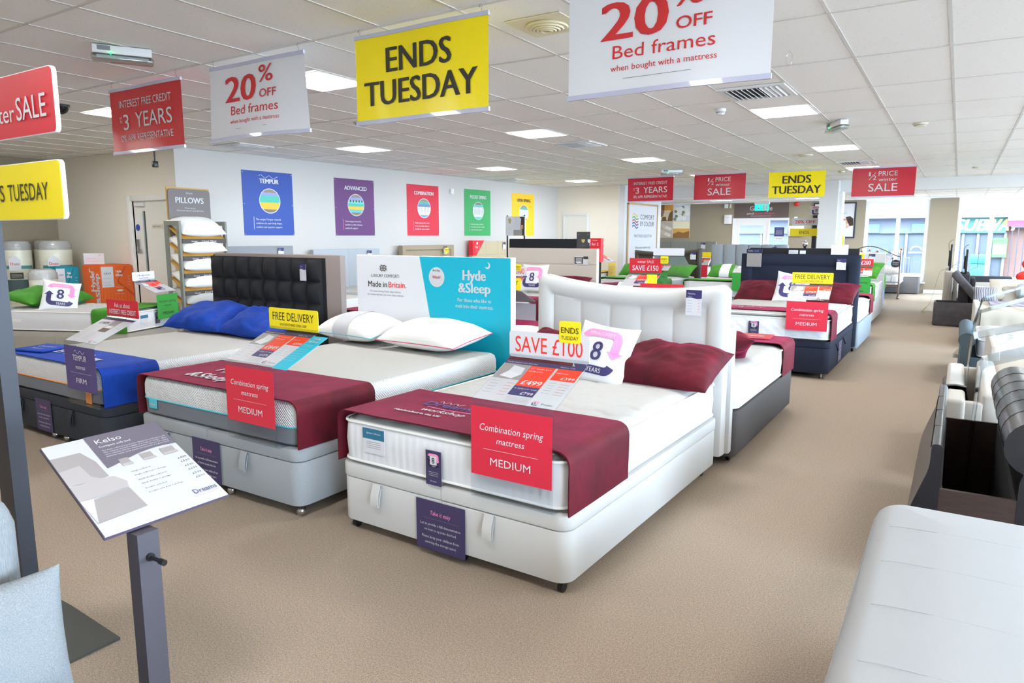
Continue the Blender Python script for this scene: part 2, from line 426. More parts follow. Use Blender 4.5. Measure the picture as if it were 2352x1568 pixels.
def runner(loc, rotz, w, z0, z1, wd, m, label, group=None, side=None, drop=None, rad=.06, seed=1, y0=0):
    """velvet band wrapped round the mattress, wd along the bed"""
    o_ = thing('bed_runner', label, 'bed runner', loc, rotz, group); b = nb(); rings = []
    n = 10
    dz = drop if drop is not None else z0-.006
    for layer in (.012, .006):
        rg = []
        for k in range(n+1):
            y = y0+wd*k/n; ring = []
            x1 = w/2+layer; zt = z1+layer; zb = dz-(.0 if layer == .006 else .004)
            path = [(-x1, zb)] + [(-x1, zb+(zt-rad-zb)*q/5) for q in range(1, 5)] + [(-x1+rad-rad*math.cos(PI/2*q/6), zt-rad+rad*math.sin(PI/2*q/6)) for q in range(7)]
            path += [(-x1+rad+(2*x1-2*rad)*q/14, zt) for q in range(1, 14)]
            path += [(x1-rad+rad*math.sin(PI/2*q/6), zt-rad+rad*math.cos(PI/2*q/6)) for q in range(7)] + [(x1, zt-rad-(zt-rad-zb)*q/5) for q in range(1, 5)] + [(x1, zb)]
            for (x, z) in path:
                nn = noise.noise(Vector((x*3+seed, y*5, z*4)))
                top = z > zt-.01
                ring.append((x+(0 if top else .004*nn+.002), y+.006*noise.noise(Vector((x*4, seed, y)))*(0 if 0 < k < n else 1), z+(.004*abs(nn) if top else 0)))
            rg.append(ring)
        rings.append(rg)
    V = [[[b.verts.new(p) for p in r] for r in rg] for rg in rings]
    m_ = len(V[0][0])
    for L in range(2):
        for k in range(n):
            for i in range(m_-1): b.faces.new((V[L][k][i], V[L][k][i+1], V[L][k+1][i+1], V[L][k+1][i]))
    for k in (0, n):
        for i in range(m_-1): b.faces.new((V[0][k][i], V[0][k][i+1], V[1][k][i+1], V[1][k][i]))
    for i in (0, m_-1):
        for k in range(n): b.faces.new((V[0][k][i], V[0][k+1][i], V[1][k+1][i], V[1][k][i]))
    part('velvet_band', b, m, o_, True)
    return o_
def pshape(w, h, t, flat=.5, pinch=.05, seed=0, wr=.006, puff=.55):
    def pos(u, v):
        x = w/2*u*(1-pinch*(1-v*v)*abs(u)**3); y = h/2*v*(1-pinch*1.3*(1-u*u)*abs(v)**3)
        a = max(0, (1-abs(u)**2.6)*(1-abs(v)**2.6))**puff
        n = noise.noise(Vector((x*5+seed*7.3, y*5, seed)))*wr*6*a + (noise.noise(Vector((x*9+y*5+seed, y*22-x*6, 3+seed)))*1.6 + noise.noise(Vector((x*26+seed, y*30, 5+seed)))*.5)*wr*min(1, a*1.6)
        return x, y, a*t/2+n*.5
    return pos
def pillow(name, loc, rot, w, h, t, m, label, cat='pillow', group=None, pip=None, seed=0, flat=.6, N=38, wr=.006, pinch=.05, puff=.55):
    o = thing(name, label, cat, loc, 0, group); o.rotation_euler = rot
    pos = pshape(w, h, t, flat, pinch, seed, wr, puff); b = nb()
    T = [[None]*(N+1) for _ in range(N+1)]; Bt = [[None]*(N+1) for _ in range(N+1)]
    sp = lambda q: math.sin(q*PI/2)
    for i in range(N+1):
        for j in range(N+1):
            x, y, z = pos(sp(-1+2*i/N), sp(-1+2*j/N)); e = i in (0, N) or j in (0, N)
            T[i][j] = b.verts.new((x, y, 0 if e else max(z, .0008))); Bt[i][j] = T[i][j] if e else b.verts.new((x, y, -max(z, .0008)*flat))
    for i in range(N):
        for j in range(N):
            b.faces.new((T[i][j], T[i+1][j], T[i+1][j+1], T[i][j+1])); b.faces.new((Bt[i][j], Bt[i][j+1], Bt[i+1][j+1], Bt[i+1][j]))
    part('cover', b, m, o, True)
    loop = [T[i][0] for i in range(N)] + [T[N][j] for j in range(N)] + [T[N-i][N] for i in range(N)] + [T[0][N-j] for j in range(N)] if False else None
    if pip:
        L = [pos(sp(-1+2*i/N), -1)[:2] for i in range(N)] + [pos(1, sp(-1+2*j/N))[:2] for j in range(N)] + [pos(sp(1-2*i/N), 1)[:2] for i in range(N)] + [pos(-1, sp(1-2*j/N))[:2] for j in range(N)]
        b = nb(); tube(b, [(x, y, 0) for x, y in L], .0035, 5, True); part('piping', b, pip, o, True, label='contrasting piped seam')
    o['_'] = 0; del o['_']
    return o, pos
def wrapband(parent, pos, w, h, x0, x1, m, flat=.6, name='paper_band', label=None):
    b = nb(); N = 24
    rows = []
    for xx in (x0, (x0+x1)/2, x1):
        u = xx/(w/2); ring = []
        for k in range(N+1):
            v = math.sin((-1+2*k/N)*PI/2)*.999; x, y, z = pos(u, v); ring.append((x, y*1.012, max(z, 0)+.004))
        for k in range(1, N):
            v = math.sin((1-2*k/N)*PI/2)*.999; x, y, z = pos(u, v); ring.append((x, y*1.012, -max(z, 0)*flat-.004))
        rows.append(ring)
    loft(b, rows, cap=False); o = part(name, b, m, parent, True)
    if label: o['label'] = label
def cushion8(loc, rot, s, label, group=None, seed=3):
    o, pos = pillow('square_cushion', loc, rot, s, s, .15, mat('cushion_white', (226, 226, 228), .85, bump=.1, scale=30), label, 'cushion', group, seed=seed, flat=.8, wr=.003, pinch=.07, puff=.6)
    def wp(a, b):
        u = max(-1, min(1, a/(s/2))); v = max(-1, min(1, b/(s/2))); return pos(u, v)[2]
    p = Pr(o, (0, 0, .004), (1, 0, 0), (0, 1, 0), .0012, wp); badge8(p, 0, 0, s*.72); p.flush(); return o
def price_tag(loc, rotz, label, w=.085, h=.15, head=NAVY, name='Alabama', tilt=0, group=None):
    o = thing('price_tag', label, 'price tag', loc, rotz, group); o.rotation_euler = (0, tilt, rotz)
    b = nb(); box(b, -w/2, w/2, 0, .0015, -h, 0); part('card', b, WHITE, o)
    p = Pr(o, (0, 0, 0)); q = h*.32
    wave = [(w/2*k/5, -q-.004*math.sin(k/5*PI)) for k in range(5, -6, -1)]
    p.poly(head, [(-w/2, 0)]+wave[::-1]+[(w/2, 0)]); p.text(WHITE, name, -w*.4, -h*.17, h*.07, al='l'); p.text(WHITE, 'Headboard', -w*.4, -h*.26, h*.03, al='l')
    for k in range(5):
        y = -h*(.42+.11*k); p.rect(GREYT, -w*.4, y, -w*.12, y+.0015, 2, 'small_print'); p.text(REDT, '£%d' % (149+k*20), w*.4, y-.001, h*.035, al='r')
    p.flush(); return o
CARD = mat('sign_card_white', (190, 190, 196), .35)
LSIL = mat('sign_silver_panel', (196, 200, 206), .4)
def acrylic_sign(loc, rotz, label, panel, lines, head, prices, group=None, side=None, w=.42, card='std', back=None, headw=None):
    """bent clear acrylic price holder standing on its tongue under the mattress"""
    o = thing('price_sign', label, 'sign', loc, rotz, group)
    b = nb(); path = [(.12, 0), (.012, 0), (.003, .003), (0, .012), (0, .436), (.004, .445), (.012, .452), (.30, .585), (.308, .592), (.312, .60), (.316, .615)]
    sheet(b, path, w+.01, .003); part('acrylic_holder', b, ACR, o)
    # firmness panel
    if panel:
        b = nb(); box(b, -w/2, w/2, -.0042, -.0034, .11, .425); part('firmness_panel', b, panel, o)
        p = Pr(o, (0, -.0043, 0)); tm = lines[3]
        if lines[0] == 'TEMPUR':
            p.text(tm, 'TEMPUR', 0, .325, .04, bold=.03); p.text(tm, 'mattress', 0, .265, .03, sh=.15)
            p.band(tm, [(-.07+.14*k/12, .385+.012*math.sin(k*1.1)) for k in range(13)], .003, 2)
        else:
            p.text(tm, lines[0], 0, .32, .032, w*.78, sh=.18); p.text(tm, lines[1], 0, .268, .028, w*.34, sh=.18)
        p.rect(tm, -w*.34, .235, w*.34, .2365, 2); p.text(tm, lines[2], 0, .165, .036, w*.5 if len(lines[2]) > 4 else w*.33, bold=.008); p.flush()
        b = nb(); rbox(b, w/2-.012, w/2+.012, -.008, .006, .27, .30, .002, 1); part('clip', b, ACR, o)
    # sloping card
    th = math.atan2(.133, .288); u = (1, 0, 0); v = Vector((0, math.cos(th), math.sin(th))); n = Vector((1, 0, 0)).cross(v)
    org = Vector((0, .012, .452)) + n*.0036
    L = .315; b = nb(); Mx = Matrix((Vector((1, 0, 0)), v, n)).transposed().to_4x4(); Mx.translation = org
    box(b, -w/2, w/2, 0, L, 0, .0012, Mx); part('price_card', b, back or CARD, o)
    p = Pr(o, org+n*.0013, u, v, .0005); a = w/2
    if card == 'std':
        p.rect(PURP, -a, L*.9, a, L); p.text(WHITE, 'Display mattress with divan base', -a+.01, L*.93, .009, w*.4, al='l', bold=.02); p.text(WHITE, 'Mattress Only', a*.42, L*.93, .009, w*.18, al='l', bold=.02)
        p.rect(PHOTO, -a+.004, L*.52, -a*.28, L*.9); p.poly(WHITE, [(-a*.85, L*.58), (-a*.5, L*.54), (-a*.35, L*.66), (-a*.72, L*.72)], 2); p.poly(LINE, [(-a*.72, L*.72), (-a*.35, L*.66), (-a*.38, L*.82), (-a*.7, L*.86)], 2)
        p.rect(ORNG, -a*.28, L*.4, a*.34, L*.9); p.rect(NAVY, -a*.28, L*.18, a*.34, L*.4); p.rect(ORNG, a*.40, L*.62, a*.98, L*.9); p.rect(LSIL, a*.36, 0, a, L*.62)
        p.text(WHITE, prices[0], a*.3, L*.44, .034, w*.24, al='r', bold=.045); p.text(WHITE, prices[1], a*.3, L*.21, .02, w*.15, al='r', bold=.03); p.text(WHITE, prices[2], a*.95, L*.65, .02, w*.16, al='r', bold=.02)
        p.text(WHITE, "4'6\" double from", -a*.24, L*.82, .011, w*.26, al='l', bold=.02); p.text(WHITE, 'SAVE £100', -a*.24, L*.75, .010, w*.18, al='l', bold=.02); p.text(WHITE, "As displayed 4'6\" double", -a*.24, L*.33, .009, w*.28, al='l', bold=.02)
        p.text(WHITE, 'SAVE £100', a*.44, L*.78, .009, w*.14, al='l', bold=.02)
        for k in range(5): p.rect(GREYT, -a*.92, L*(.45-.07*k), -a*.7, L*(.45-.07*k)+.0015, 2, 'small_print'); p.rect(REDT, -a*.52, L*(.43-.07*k), -a*.34, L*(.43-.07*k)+.0015, 2, 'small_print'); p.rect(GREYT, a*.44, L*(.55-.06*k), a*.62, L*(.55-.06*k)+.0015, 2, 'small_print'); p.rect(REDT, a*.72, L*(.54-.06*k), a*.93, L*(.54-.06*k)+.0015, 2, 'small_print')
        for k in range(4): p.rect(GREYT, -a*.24, L*(.13-.03*k), a*.3, L*(.13-.03*k)+.001, 2, 'small_print')
    elif card == 'tempur':
        p.rect(PURP, -a, L*.92, a, L); p.rect(LSIL, a*.4, 0, a, L*.92); p.rect(PHOTO, -a*.1, L*.45, a*.4, L*.92); p.rect(mat('print_photo_brown', (100, 78, 62), .5), -a*.1, L*.45, a*.4, L*.6, 2)
        p.rect(WHITE, -a*.05, L*.6, a*.35, L*.7, 2); p.text(DARK, prices[0], -a*.2, L*.74, .03, w*.28, al='r', sh=.1, bold=.01); p.text(GREYT, prices[2], a*.9, L*.6, .014, al='r')
        for k in range(8): p.rect(GREYT, -a*.9, L*(.62-.065*k), -a*.5, L*(.62-.065*k)+.0015, 2, 'small_print'); p.rect(GREYT, -a*.35, L*(.4-.04*k), a*.1, L*(.4-.04*k)+.0012, 2, 'small_print')
    badge8(p, a*.5, L*.07, .03, l=3); p.text(NAVY, 'Dreams', a*.78, L*.05, .013, w*.13, l=3); p.flush()
    if side:
        b = nb(); box(b, w/2-.004, w/2+.115, -.02, L-.01, .0015, .0025, Mx); part('brand_leaflet', b, TEAL, o)
        p = Pr(o, org+n*.0028, u, v, .0005); x = w/2+.055; p.text(WHITE, 'Hyde', x, L*.86, .02, .05, bold=.03); p.text(WHITE, '&Sleep', x, L*.77, .018, .075, bold=.03)
        p.lines(WHITE, x-.045, x+.03, [L*.68, L*.64]); [p.circ(WHITE, x-.045, L*(.55-.07*k), .003, n=8) for k in range(6)]; [p.rect(WHITE, x-.035, L*(.55-.07*k), x+.03, L*(.55-.07*k)+.001, 2, 'small_print') for k in range(6)]; p.flush()
    # header strip
    if head:
        hm, rows, tm, hh = head[:4]; W2 = (headw or w*1.02)/2
        b = nb(); v0, v1 = .60, .60+hh
        loop = rr(-W2, W2, v0, v1, .012, 0, 4); loft(b, [[(x, .3155, z) for x, z in loop], [(x, .3185, z) for x, z in loop]]); part('header_strip', b, hm, o)
        for sgn in (1, -1):
            p = Pr(o, (0, .3155 if sgn > 0 else .3185, v0), (sgn, 0, 0), (0, 0, 1))
            for (st, yy, ch, cw, bo) in rows: p.text(tm, st, 0, yy*hh, ch*hh, cw*W2*2, bold=bo)
            if len(head) > 4 and sgn < 0: p.b = {}
            p.flush()
    return o
H_FREE = (YEL, [('FREE DELIVERY', .42, .40, .84, 0), ('ON EVERYTHING OVER £100*', .17, .13, .55, 0)], DARK, .125)
H_SAVE = (WHITE, [('SAVE £100', .22, .62, .84, 0)], mat('print_red_bright', (232, 52, 48), .45), .125)
H_ASK = (RED, [('Ask us about', .55, .28, .5, 0), ('INTEREST FREE CREDIT', .16, .28, .84, .02)], WHITE, .125)
H_RED = (RED, [], WHITE, .125)
H_150 = (RED, [('winter SALE', .68, .18, .5, 0), ('SAVE £150', .16, .36, .8, .02)], WHITE, .185)
H_BLANK = (LINE, [], WHITE, .10)
P_RED = mat('firmness_red', (212, 44, 68), .35); P_PUR = mat('firmness_purple', (72, 62, 122), .35); P_GRN = mat('firmness_green', (48, 146, 56), .35)
COMB = ('Combination spring', 'mattress', 'MEDIUM', WHITE)
def safety_card(loc, rotz, label, w=.27, h=.27, group=None):
    o = thing('safety_notice', label, 'notice', loc, rotz, group); b = nb(); box(b, -w/2, w/2, -.0015, 0, -h, 0); part('card', b, PURP, o)
    p = Pr(o, (0, -.0016, 0)); p.text(PINK, 'Take it easy', 0, -h*.28, h*.09, w*.42, sh=.15); p.rect(GREYT, -w*.36, -h*.36, w*.36, -h*.355)
    for k, (s, q) in enumerate((('Let us provide a full demonstration', .82), ('on how to operate this bed.', .66), ('Please keep your children from', .76), ('entering the storage space', .64))): p.text(WHITE, s, 0, -h*(.5+.11*k+(.04 if k > 1 else 0)), h*.055, w*q)
    p.flush(); return o
def badge_card(loc, rotz, label, w=.085, h=.145, group=None):
    o = thing('mattress_tag', label, 'label', loc, rotz, group); b = nb(); box(b, -w/2, w/2, -.0015, 0, -h, 0); part('card', b, PURP, o)
    p = Pr(o, (0, -.0016, 0)); p.rect(WHITE, -w*.22, -h*.42, w*.22, -h*.14, 1.5); badge8(p, 0, -h*.28, w*.72, mat('print_midnight', (30, 30, 60), .5), 2); p.lines(LINE, -w*.3, w*.3, [-h*.62, -h*.67, -h*.72]); p.text(WHITE, 'Dreams', 0, -h*.9, h*.05, w*.4); p.flush(); return o
# ------------------------------------------------------------------ structure
CEIL = 2.835; LOW = 2.58
carpet = mat('carpet_beige_fleck', (201, 190, 178), .95, bump=.3, scale=300, col2=(132, 120, 108), mix=.42, detail=3, dist=.006, spec=.15)
def carpet_nodes():
    nt = carpet.node_tree; b = nt.nodes['Principled BSDF']
    tc = nt.nodes.new('ShaderNodeTexCoord'); t = nt.nodes.new('ShaderNodeTexNoise'); t.inputs['Scale'].default_value = 120; t.inputs['Detail'].default_value = 1
    nt.links.new(tc.outputs['Object'], t.inputs['Vector']); r = nt.nodes.new('ShaderNodeValToRGB'); r.color_ramp.elements[0].position = .3; r.color_ramp.elements[1].position = .7
    r.color_ramp.elements[0].color = lin((218, 214, 216)); r.color_ramp.elements[1].color = lin((255, 243, 226)); nt.links.new(t.outputs['Fac'], r.inputs[0])
    mx = nt.nodes.new('ShaderNodeMix'); mx.data_type = 'RGBA'; mx.blend_type = 'MULTIPLY'; mx.inputs[0].default_value = 1
    old = b.inputs['Base Color'].links[0].from_socket; nt.links.new(old, mx.inputs[6]); nt.links.new(r.outputs[0], mx.inputs[7]); nt.links.new(mx.outputs[2], b.inputs['Base Color'])
carpet_nodes()
W_WARM = mat('wall_paint_warm', (230, 223, 211), .85, bump=.03, scale=120); W_COOL = mat('wall_paint_pale', (200, 197, 195), .85, bump=.03, scale=120)
W_TAUPE = mat('wall_paint_taupe', (150, 139, 121), .85, bump=.03, scale=120); W_WHITE = mat('wall_paint_white', (222, 222, 222), .8)
UPVC = mat('white_upvc', (232, 233, 236), .35)
b = nb(); box(b, -14, 5.2, -4.2, 22.7, -.1, 0); struct('floor', b, carpet)
def wall(name, pts, z0, z1, m, t=.15):
    """wall slab along pts, thickened to its left"""
    b = nb(); (x0, y0), (x1, y1) = pts; d = Vector((x1-x0, y1-y0, 0)).normalized(); n = Vector((-d.y, d.x, 0))*t
    lo = [(x0, y0), (x1, y1), (x1+n.x, y1+n.y), (x0+n.x, y0+n.y)]
    loft(b, [[(x, y, z0) for x, y in lo], [(x, y, z1) for x, y in lo]]); return b
KX = -9.75
def two(name, segs, m):
    b = nb()
    for s in segs: box(b, *s)
    return struct(name, b, m)
two('wall_left', [(-13.3, -10.93, 6.2, 6.35, 0, CEIL), (-9.96, KX, 6.2, 6.35, 0, CEIL), (-10.93, -9.96, 6.2, 6.35, 2.12, CEIL)], W_WARM)
two('wall_far_left', [(-13.45, -13.3, -4, 6.35, 0, CEIL)], W_TAUPE)
struct('wall_side', wall('', ((-9.15, 16.72), (KX, 6.2)), 0, CEIL, None), W_COOL) if False else None
b = nb(); lo = [(KX, 6.2), (-9.15, 16.72), (-9.35, 16.9), (-9.95, 6.35)]; loft(b, [[(x, y, 0) for x, y in lo], [(x, y, CEIL) for x, y in lo]]); struct('wall_side', b, W_COOL)
b = nb(); lo = [(-9.2, 16.72), (-7.46, 16.885), (-7.46, 17.05), (-9.3, 16.95)]; loft(b, [[(x, y, 0) for x, y in lo], [(x, y, CEIL) for x, y in lo]]); struct('wall_end', b, W_WARM)
two('wall_panel', [(-7.5, -7.3, 16.9, 19.5, 0, CEIL), (-9.2, -7.5, 19.35, 19.5, 0, CEIL), (-9.3, -9.15, 19.4, 22.4, 0, CEIL)], mat('wall_paint_bluewhite', (216, 218, 224), .8))
DX0, DX1 = -6.03, -4.36
two('wall_back', [(-9.3, DX0, 22.4, 22.65, 0, LOW), (DX0, DX1, 22.4, 22.65, 2.10, LOW), (DX1, -2.32, 22.4, 22.65, 0, LOW), (-2.32, -.75, 22.4, 22.65, 0, .30), (-.75, -.09, 22.4, 22.65, 0, LOW), (-.09, 2.6, 22.4, 22.65, 0, .30), (2.6, 5.2, 22.4, 22.65, 0, LOW)], W_TAUPE)
two('wall_front', [(-13.45, 5.2, -4.2, -4, 0, CEIL)], W_WARM)
two('wall_right', [(5, 5.2, -4, 22.4, 0, .08), (5, 5.2, -4, 22.4, 2.72, CEIL)] + [(5, 5.2, y, y+.5, .08, 2.72) for y in (-4, -.3, 3.4, 7.1, 10.8, 14.5, 18.2, 21.9)], W_TAUPE)
for k, y in enumerate((-3.5, .2, 3.9, 7.6, 11.3, 15, 18.7)):
    b = nb(); L = 3.2
    for (a0, a1, z0, z1) in ((0, .06, .08, 2.72), (L-.06, L, .08, 2.72), (L/2-.035, L/2+.035, .08, 2.72), (.06, L-.06, .08, .15), (.06, L-.06, 2.65, 2.72), (.06, L-.06, 1.98, 2.04)): box(b, 5.05, 5.12, y+a0, y+a1, z0, z1)
    o = struct('window_%d' % (k+3), b, UPVC)
    b = nb(); box(b, 5.08, 5.088, y+.06, y+L-.06, .15, 2.65); part('glass_pane', b, GLASS, o)
    ld = bpy.data.lights.new('portal', 'AREA'); ld.shape = 'RECTANGLE'; ld.size = L; ld.size_y = 2.64; ld.cycles.is_portal = True
    lo_ = bpy.data.objects.new('window_portal', ld); C.objects.link(lo_); lo_.location = (5.3, y+L/2, 1.40); lo_.rotation_euler = Vector((-1, 0, 0)).to_track_quat('-Z', 'Y').to_euler()
    # orient long axis along y
    lo_.rotation_euler = (R(90), 0, R(90))
two('wall_roof_slab', [(-14, 5.2, -4.2, 22.7, 3.15, 3.3)], W_WHITE)
for o in [bpy.data.objects['wall_roof_slab']]: o.name = 'ceiling_slab'
two('ceiling_beam', [(-7.3, 5, 18.3, 18.55, LOW, CEIL)], W_WHITE)
two('ceiling_border', [(-14, 5.1, 18.3, 18.34, CEIL, 3.15)], W_WHITE)
# baseboards
SK = mat('skirting_white', (225, 225, 222), .5)
b = nb(); box(b, -.75, -.09, 22.385, 22.4, 0, .1); box(b, -4.3, -2.32, 22.385, 22.4, 0, .1); box(b, -9, DX0-.06, 22.385, 22.4, 0, .1); struct('baseboard_back', b, SK)
b = nb(); box(b, -13.3, -11.08, 6.185, 6.2, 0, .1); struct('baseboard_left', b, SK)
# ceiling tiles
TILE = mat('ceiling_tile', (245, 243, 240), .95, bump=.35, scale=55, kind='noise', col2=(226, 223, 219), mix=.16, detail=5, dist=.003)
def tile_nodes():
    nt = TILE.node_tree; rp = [n for n in nt.nodes if n.type == 'VALTORGB'][0]; rp.color_ramp.elements[0].position = .30; rp.color_ramp.elements[1].position = .36
tile_nodes()
TBAR = mat('ceiling_tbar', (212, 209, 205), .6)
X0 = -.2524*.6; Y0 = 5.83
ceil = addobj('ceiling', None); ceil['kind'] = 'structure'; 
b = nb(); box(b, -14, 5.1, -4.1, 18.4, CEIL+.03, CEIL+.05); cbk = part('backing', b, TILE, ceil)
LAMPS = [(i, j) for i in (-17, -12, -7, -2, 3) for j in (-4.5, -1.5, 1.5, 4.5, 7.5)]
VENTS = [(-3, .5), (-8, 2.5), (-15, .5), (-3, 6.5), (-15, 6.5)]
taken = {}
for i, j in LAMPS: taken[(i-1, math.floor(j))] = ('L', j)
for i, j in VENTS: taken[(i, math.floor(j))] = ('V', j)
sm_t = nb(); tiles = []
fw = Vector(F)
def inview(x, y, z):
    d = Vector((x, y, z-1.55)); zz = d.dot(F)
    if zz < .3: return 0
    u = 1606*d.dot(RT2)/zz; v = 1606*d.dot(DN2)/zz
    return 1/zz if abs(u) < 1330 and abs(v) < 900 else 0
for i in range(-24, 9):
    for j in range(-9, 11):
        xa, xb = X0+.6*i+.011, X0+.6*(i+1)-.011; ya, yb = Y0+1.2*j+.011, Y0+1.2*(j+1)-.011
        if xb < -13.9 or xa > 5 or yb < -4 or ya > 18.3: continue
        if (xb < -9.7 and ya > 6.1): continue
        if ya > 16.9 and xb < -7.3: continue
        ya = max(ya, -4); yb = min(yb, 18.29); xa = max(xa, -13.6); xb = min(xb, 5)
        t = taken.get((i, j)); parts = [(ya, yb)]
        if t:
            hy = Y0+1.2*j+.6
            parts = [(ya, hy-.011)] if t[1] != j else [(hy+.011, yb)]
        for a, c in parts: tiles.append((xa, xb, a, c, max(inview(x, y, CEIL) for x in (xa, xb, (xa+xb)/2) for y in (a, c, (a+c)/2))))
tiles.sort(key=lambda t: -t[4]); cache = {}
rest = nb()
for k, (xa, xb, a, c, s) in enumerate(tiles):
    if k < 295 and s > 0:
        key = (round(xb-xa, 3), round(c-a, 3))
        if key not in cache:
            q = nb(); hx, hy = key[0]/2, key[1]/2
            loft(q, [[(-hx, -hy, .003), (hx, -hy, .003), (hx, hy, .003), (-hx, hy, .003)], [(-hx, -hy, .016), (hx, -hy, .016), (hx, hy, .016), (-hx, hy, .016)]]); cache[key] = mesh(q, TILE, name='tile')
        o = addobj('ceiling_tile', cache[key], ceil, ((xa+xb)/2, (a+c)/2, CEIL + .002*noise.noise(Vector((xa*9, a*7, 0)))))
    else: box(rest, xa, xb, a, c, CEIL+.003, CEIL+.016)
part('far_tiles', rest, TILE, ceil)['kind'] = 'stuff'
bars = nb()
for i in range(-24, 10):
    x = X0+.6*i
    if x < -13.6 or x > 5: continue
    y1 = 6.2 if x < -9.7 else (16.8 if x < -7.3 else 18.3); box(bars, x-.0105, x+.0105, -4, y1, CEIL-.001, CEIL+.004)
for j in range(-9, 12):
    y = Y0+1.2*j
    if y < -4 or y > 18.3: continue
    x0 = -13.6 if y < 6.2 else (-9.7 if y < 16.8 else -7.3); box(bars, x0, 5, y-.0105, y+.0105, CEIL-.0015, CEIL+.004)
part('grid_bars', bars, TBAR, ceil)
# lower ceiling past the beam
lc = addobj('ceiling_lower', None); lc['kind'] = 'structure'
b = nb(); box(b, -9.2, 5.1, 18.5, 22.5, LOW+.02, LOW+.04); part('backing', b, TILE, lc)
for i in range(-15, 9):
    for j in range(4):
        xa = X0+.6*i+.011; xb = xa+.578; ya = 18.56+.96*j; yb = ya+.94
        if xb < -9.2 or xa > 5: continue
        key = ('lo',)
        if key not in cache:
            q = nb(); box(q, -.289, .289, -.47, .47, .001, .014); cache[key] = mesh(q, TILE, name='tile')
        addobj('ceiling_tile', cache[key], lc, ((xa+xb)/2, (ya+yb)/2, LOW))
b = nb()
for i in range(-15, 10): box(b, X0+.6*i-.012, X0+.6*i+.012, 18.55, 22.4, LOW-.003, LOW+.002)
for j in range(4): box(b, -9.1, 5, 18.55+.96*j-.012, 18.55+.96*j+.012, LOW-.0035, LOW+.002)
part('grid_bars', b, TBAR, lc)
# lamps
EM = mat('lamp_panel', (255, 255, 252), .5, emit=LAMP)
lw = {}
names = {-17: 'far left', -12: 'left', -7: 'middle', -2: 'right', 3: 'window side'}; rows = {-4.5: 'behind the viewer', -1.5: 'nearest', 1.5: 'second', 4.5: 'third', 7.5: 'farthest'}
def lamp(x0, x1, y0, y1, z, label):
    t = thing('ceiling_lamp', label, 'ceiling light', ((x0+x1)/2, (y0+y1)/2, z), 0, 'square light panels in the ceiling')
    hx, hy = (x1-x0)/2, (y1-y0)/2
    b = nb(); loft(b, [rrz(hx-.012, hy-.012, -.001), rrz(hx-.02, hy-.02, -.001)], cap=True); bm_ = nb(); box(bm_, -hx+.018, hx-.018, -hy+.018, hy-.018, -.0045, .01); part('diffuser', bm_, EM, t); b.free()
    b = nb(); h = .016
    for s in ((-hx, -hx+h, -hy, hy), (hx-h, hx, -hy, hy), (-hx+h, hx-h, -hy, -hy+h), (-hx+h, hx-h, hy-h, hy)): box(b, *s, -.006, .01)
    part('frame', b, WHITEM, t)
def rrz(a, c, z): return [(-a, -c, z), (a, -c, z), (a, c, z), (-a, c, z)]
for i, j in LAMPS:
    if (i == -17 and j > 1) or (i == -12 and j > 7.4 and False): continue
    lamp(X0+.6*(i-1)+.005, X0+.6*i-.005, Y0+1.2*j+.005, Y0+1.2*j+.595, CEIL, 'bright square light panel in the %s row, %s column' % (rows[j], names[i]))
for x, lab in ((-6.25, 'above the farm animal picture'), (-3.9, 'in front of the exit doors'), (-1.35, 'beside the left shop window'), (1.6, 'over the right shop window')):
    lamp(x, x+.6, 20.3, 20.9, LOW, 'bright light panel in the lower ceiling, '+lab)
def vent(x, y, w, l, label):
    t = thing('air_vent', label, 'vent', (x, y, CEIL), 0, None); b = nb()
    for s in ((-w/2, w/2, -l/2, -l/2+.05), (-w/2, w/2, l/2-.05, l/2), (-w/2, -w/2+.05, -l/2+.05, l/2-.05), (w/2-.05, w/2, -l/2+.05, l/2-.05)): box(b, *s, -.012, .005)
    part('frame', b, WHITEM, t); b = nb(); box(b, -w/2+.05, w/2-.05, -l/2+.05, l/2-.05, .02, .025); part('duct', b, mat('vent_dark', (60, 60, 60), .8), t)
    q = nb(); rbox(q, -.0025, .0025, -l/2+.05, l/2-.05, -.02, .012, .001, 1); me = mesh(q, WHITEM, name='slat')
    n = 11
    for k in range(n):
        o = addobj('slat', me, t, (-w/2+.05+(w-.1)*(k+.5)/n, 0, -.002)); o.rotation_euler = (0, R(-38 if k < n*.55 else 38), 0)
for (i, j), lab in zip(VENTS, ('white slatted air vent beside the large hanging banner', 'white slatted air vent behind the yellow hanging banner', 'grey slatted air vent near the blue wall poster', 'white slatted air vent above the far sale banner', 'slatted air vent over the yellow wall poster')):
    jf = math.floor(j); y = Y0+1.2*jf+.9 if j != jf else Y0+1.2*jf+.3; vent(X0+.6*i+.3, y, .585, .585, lab)

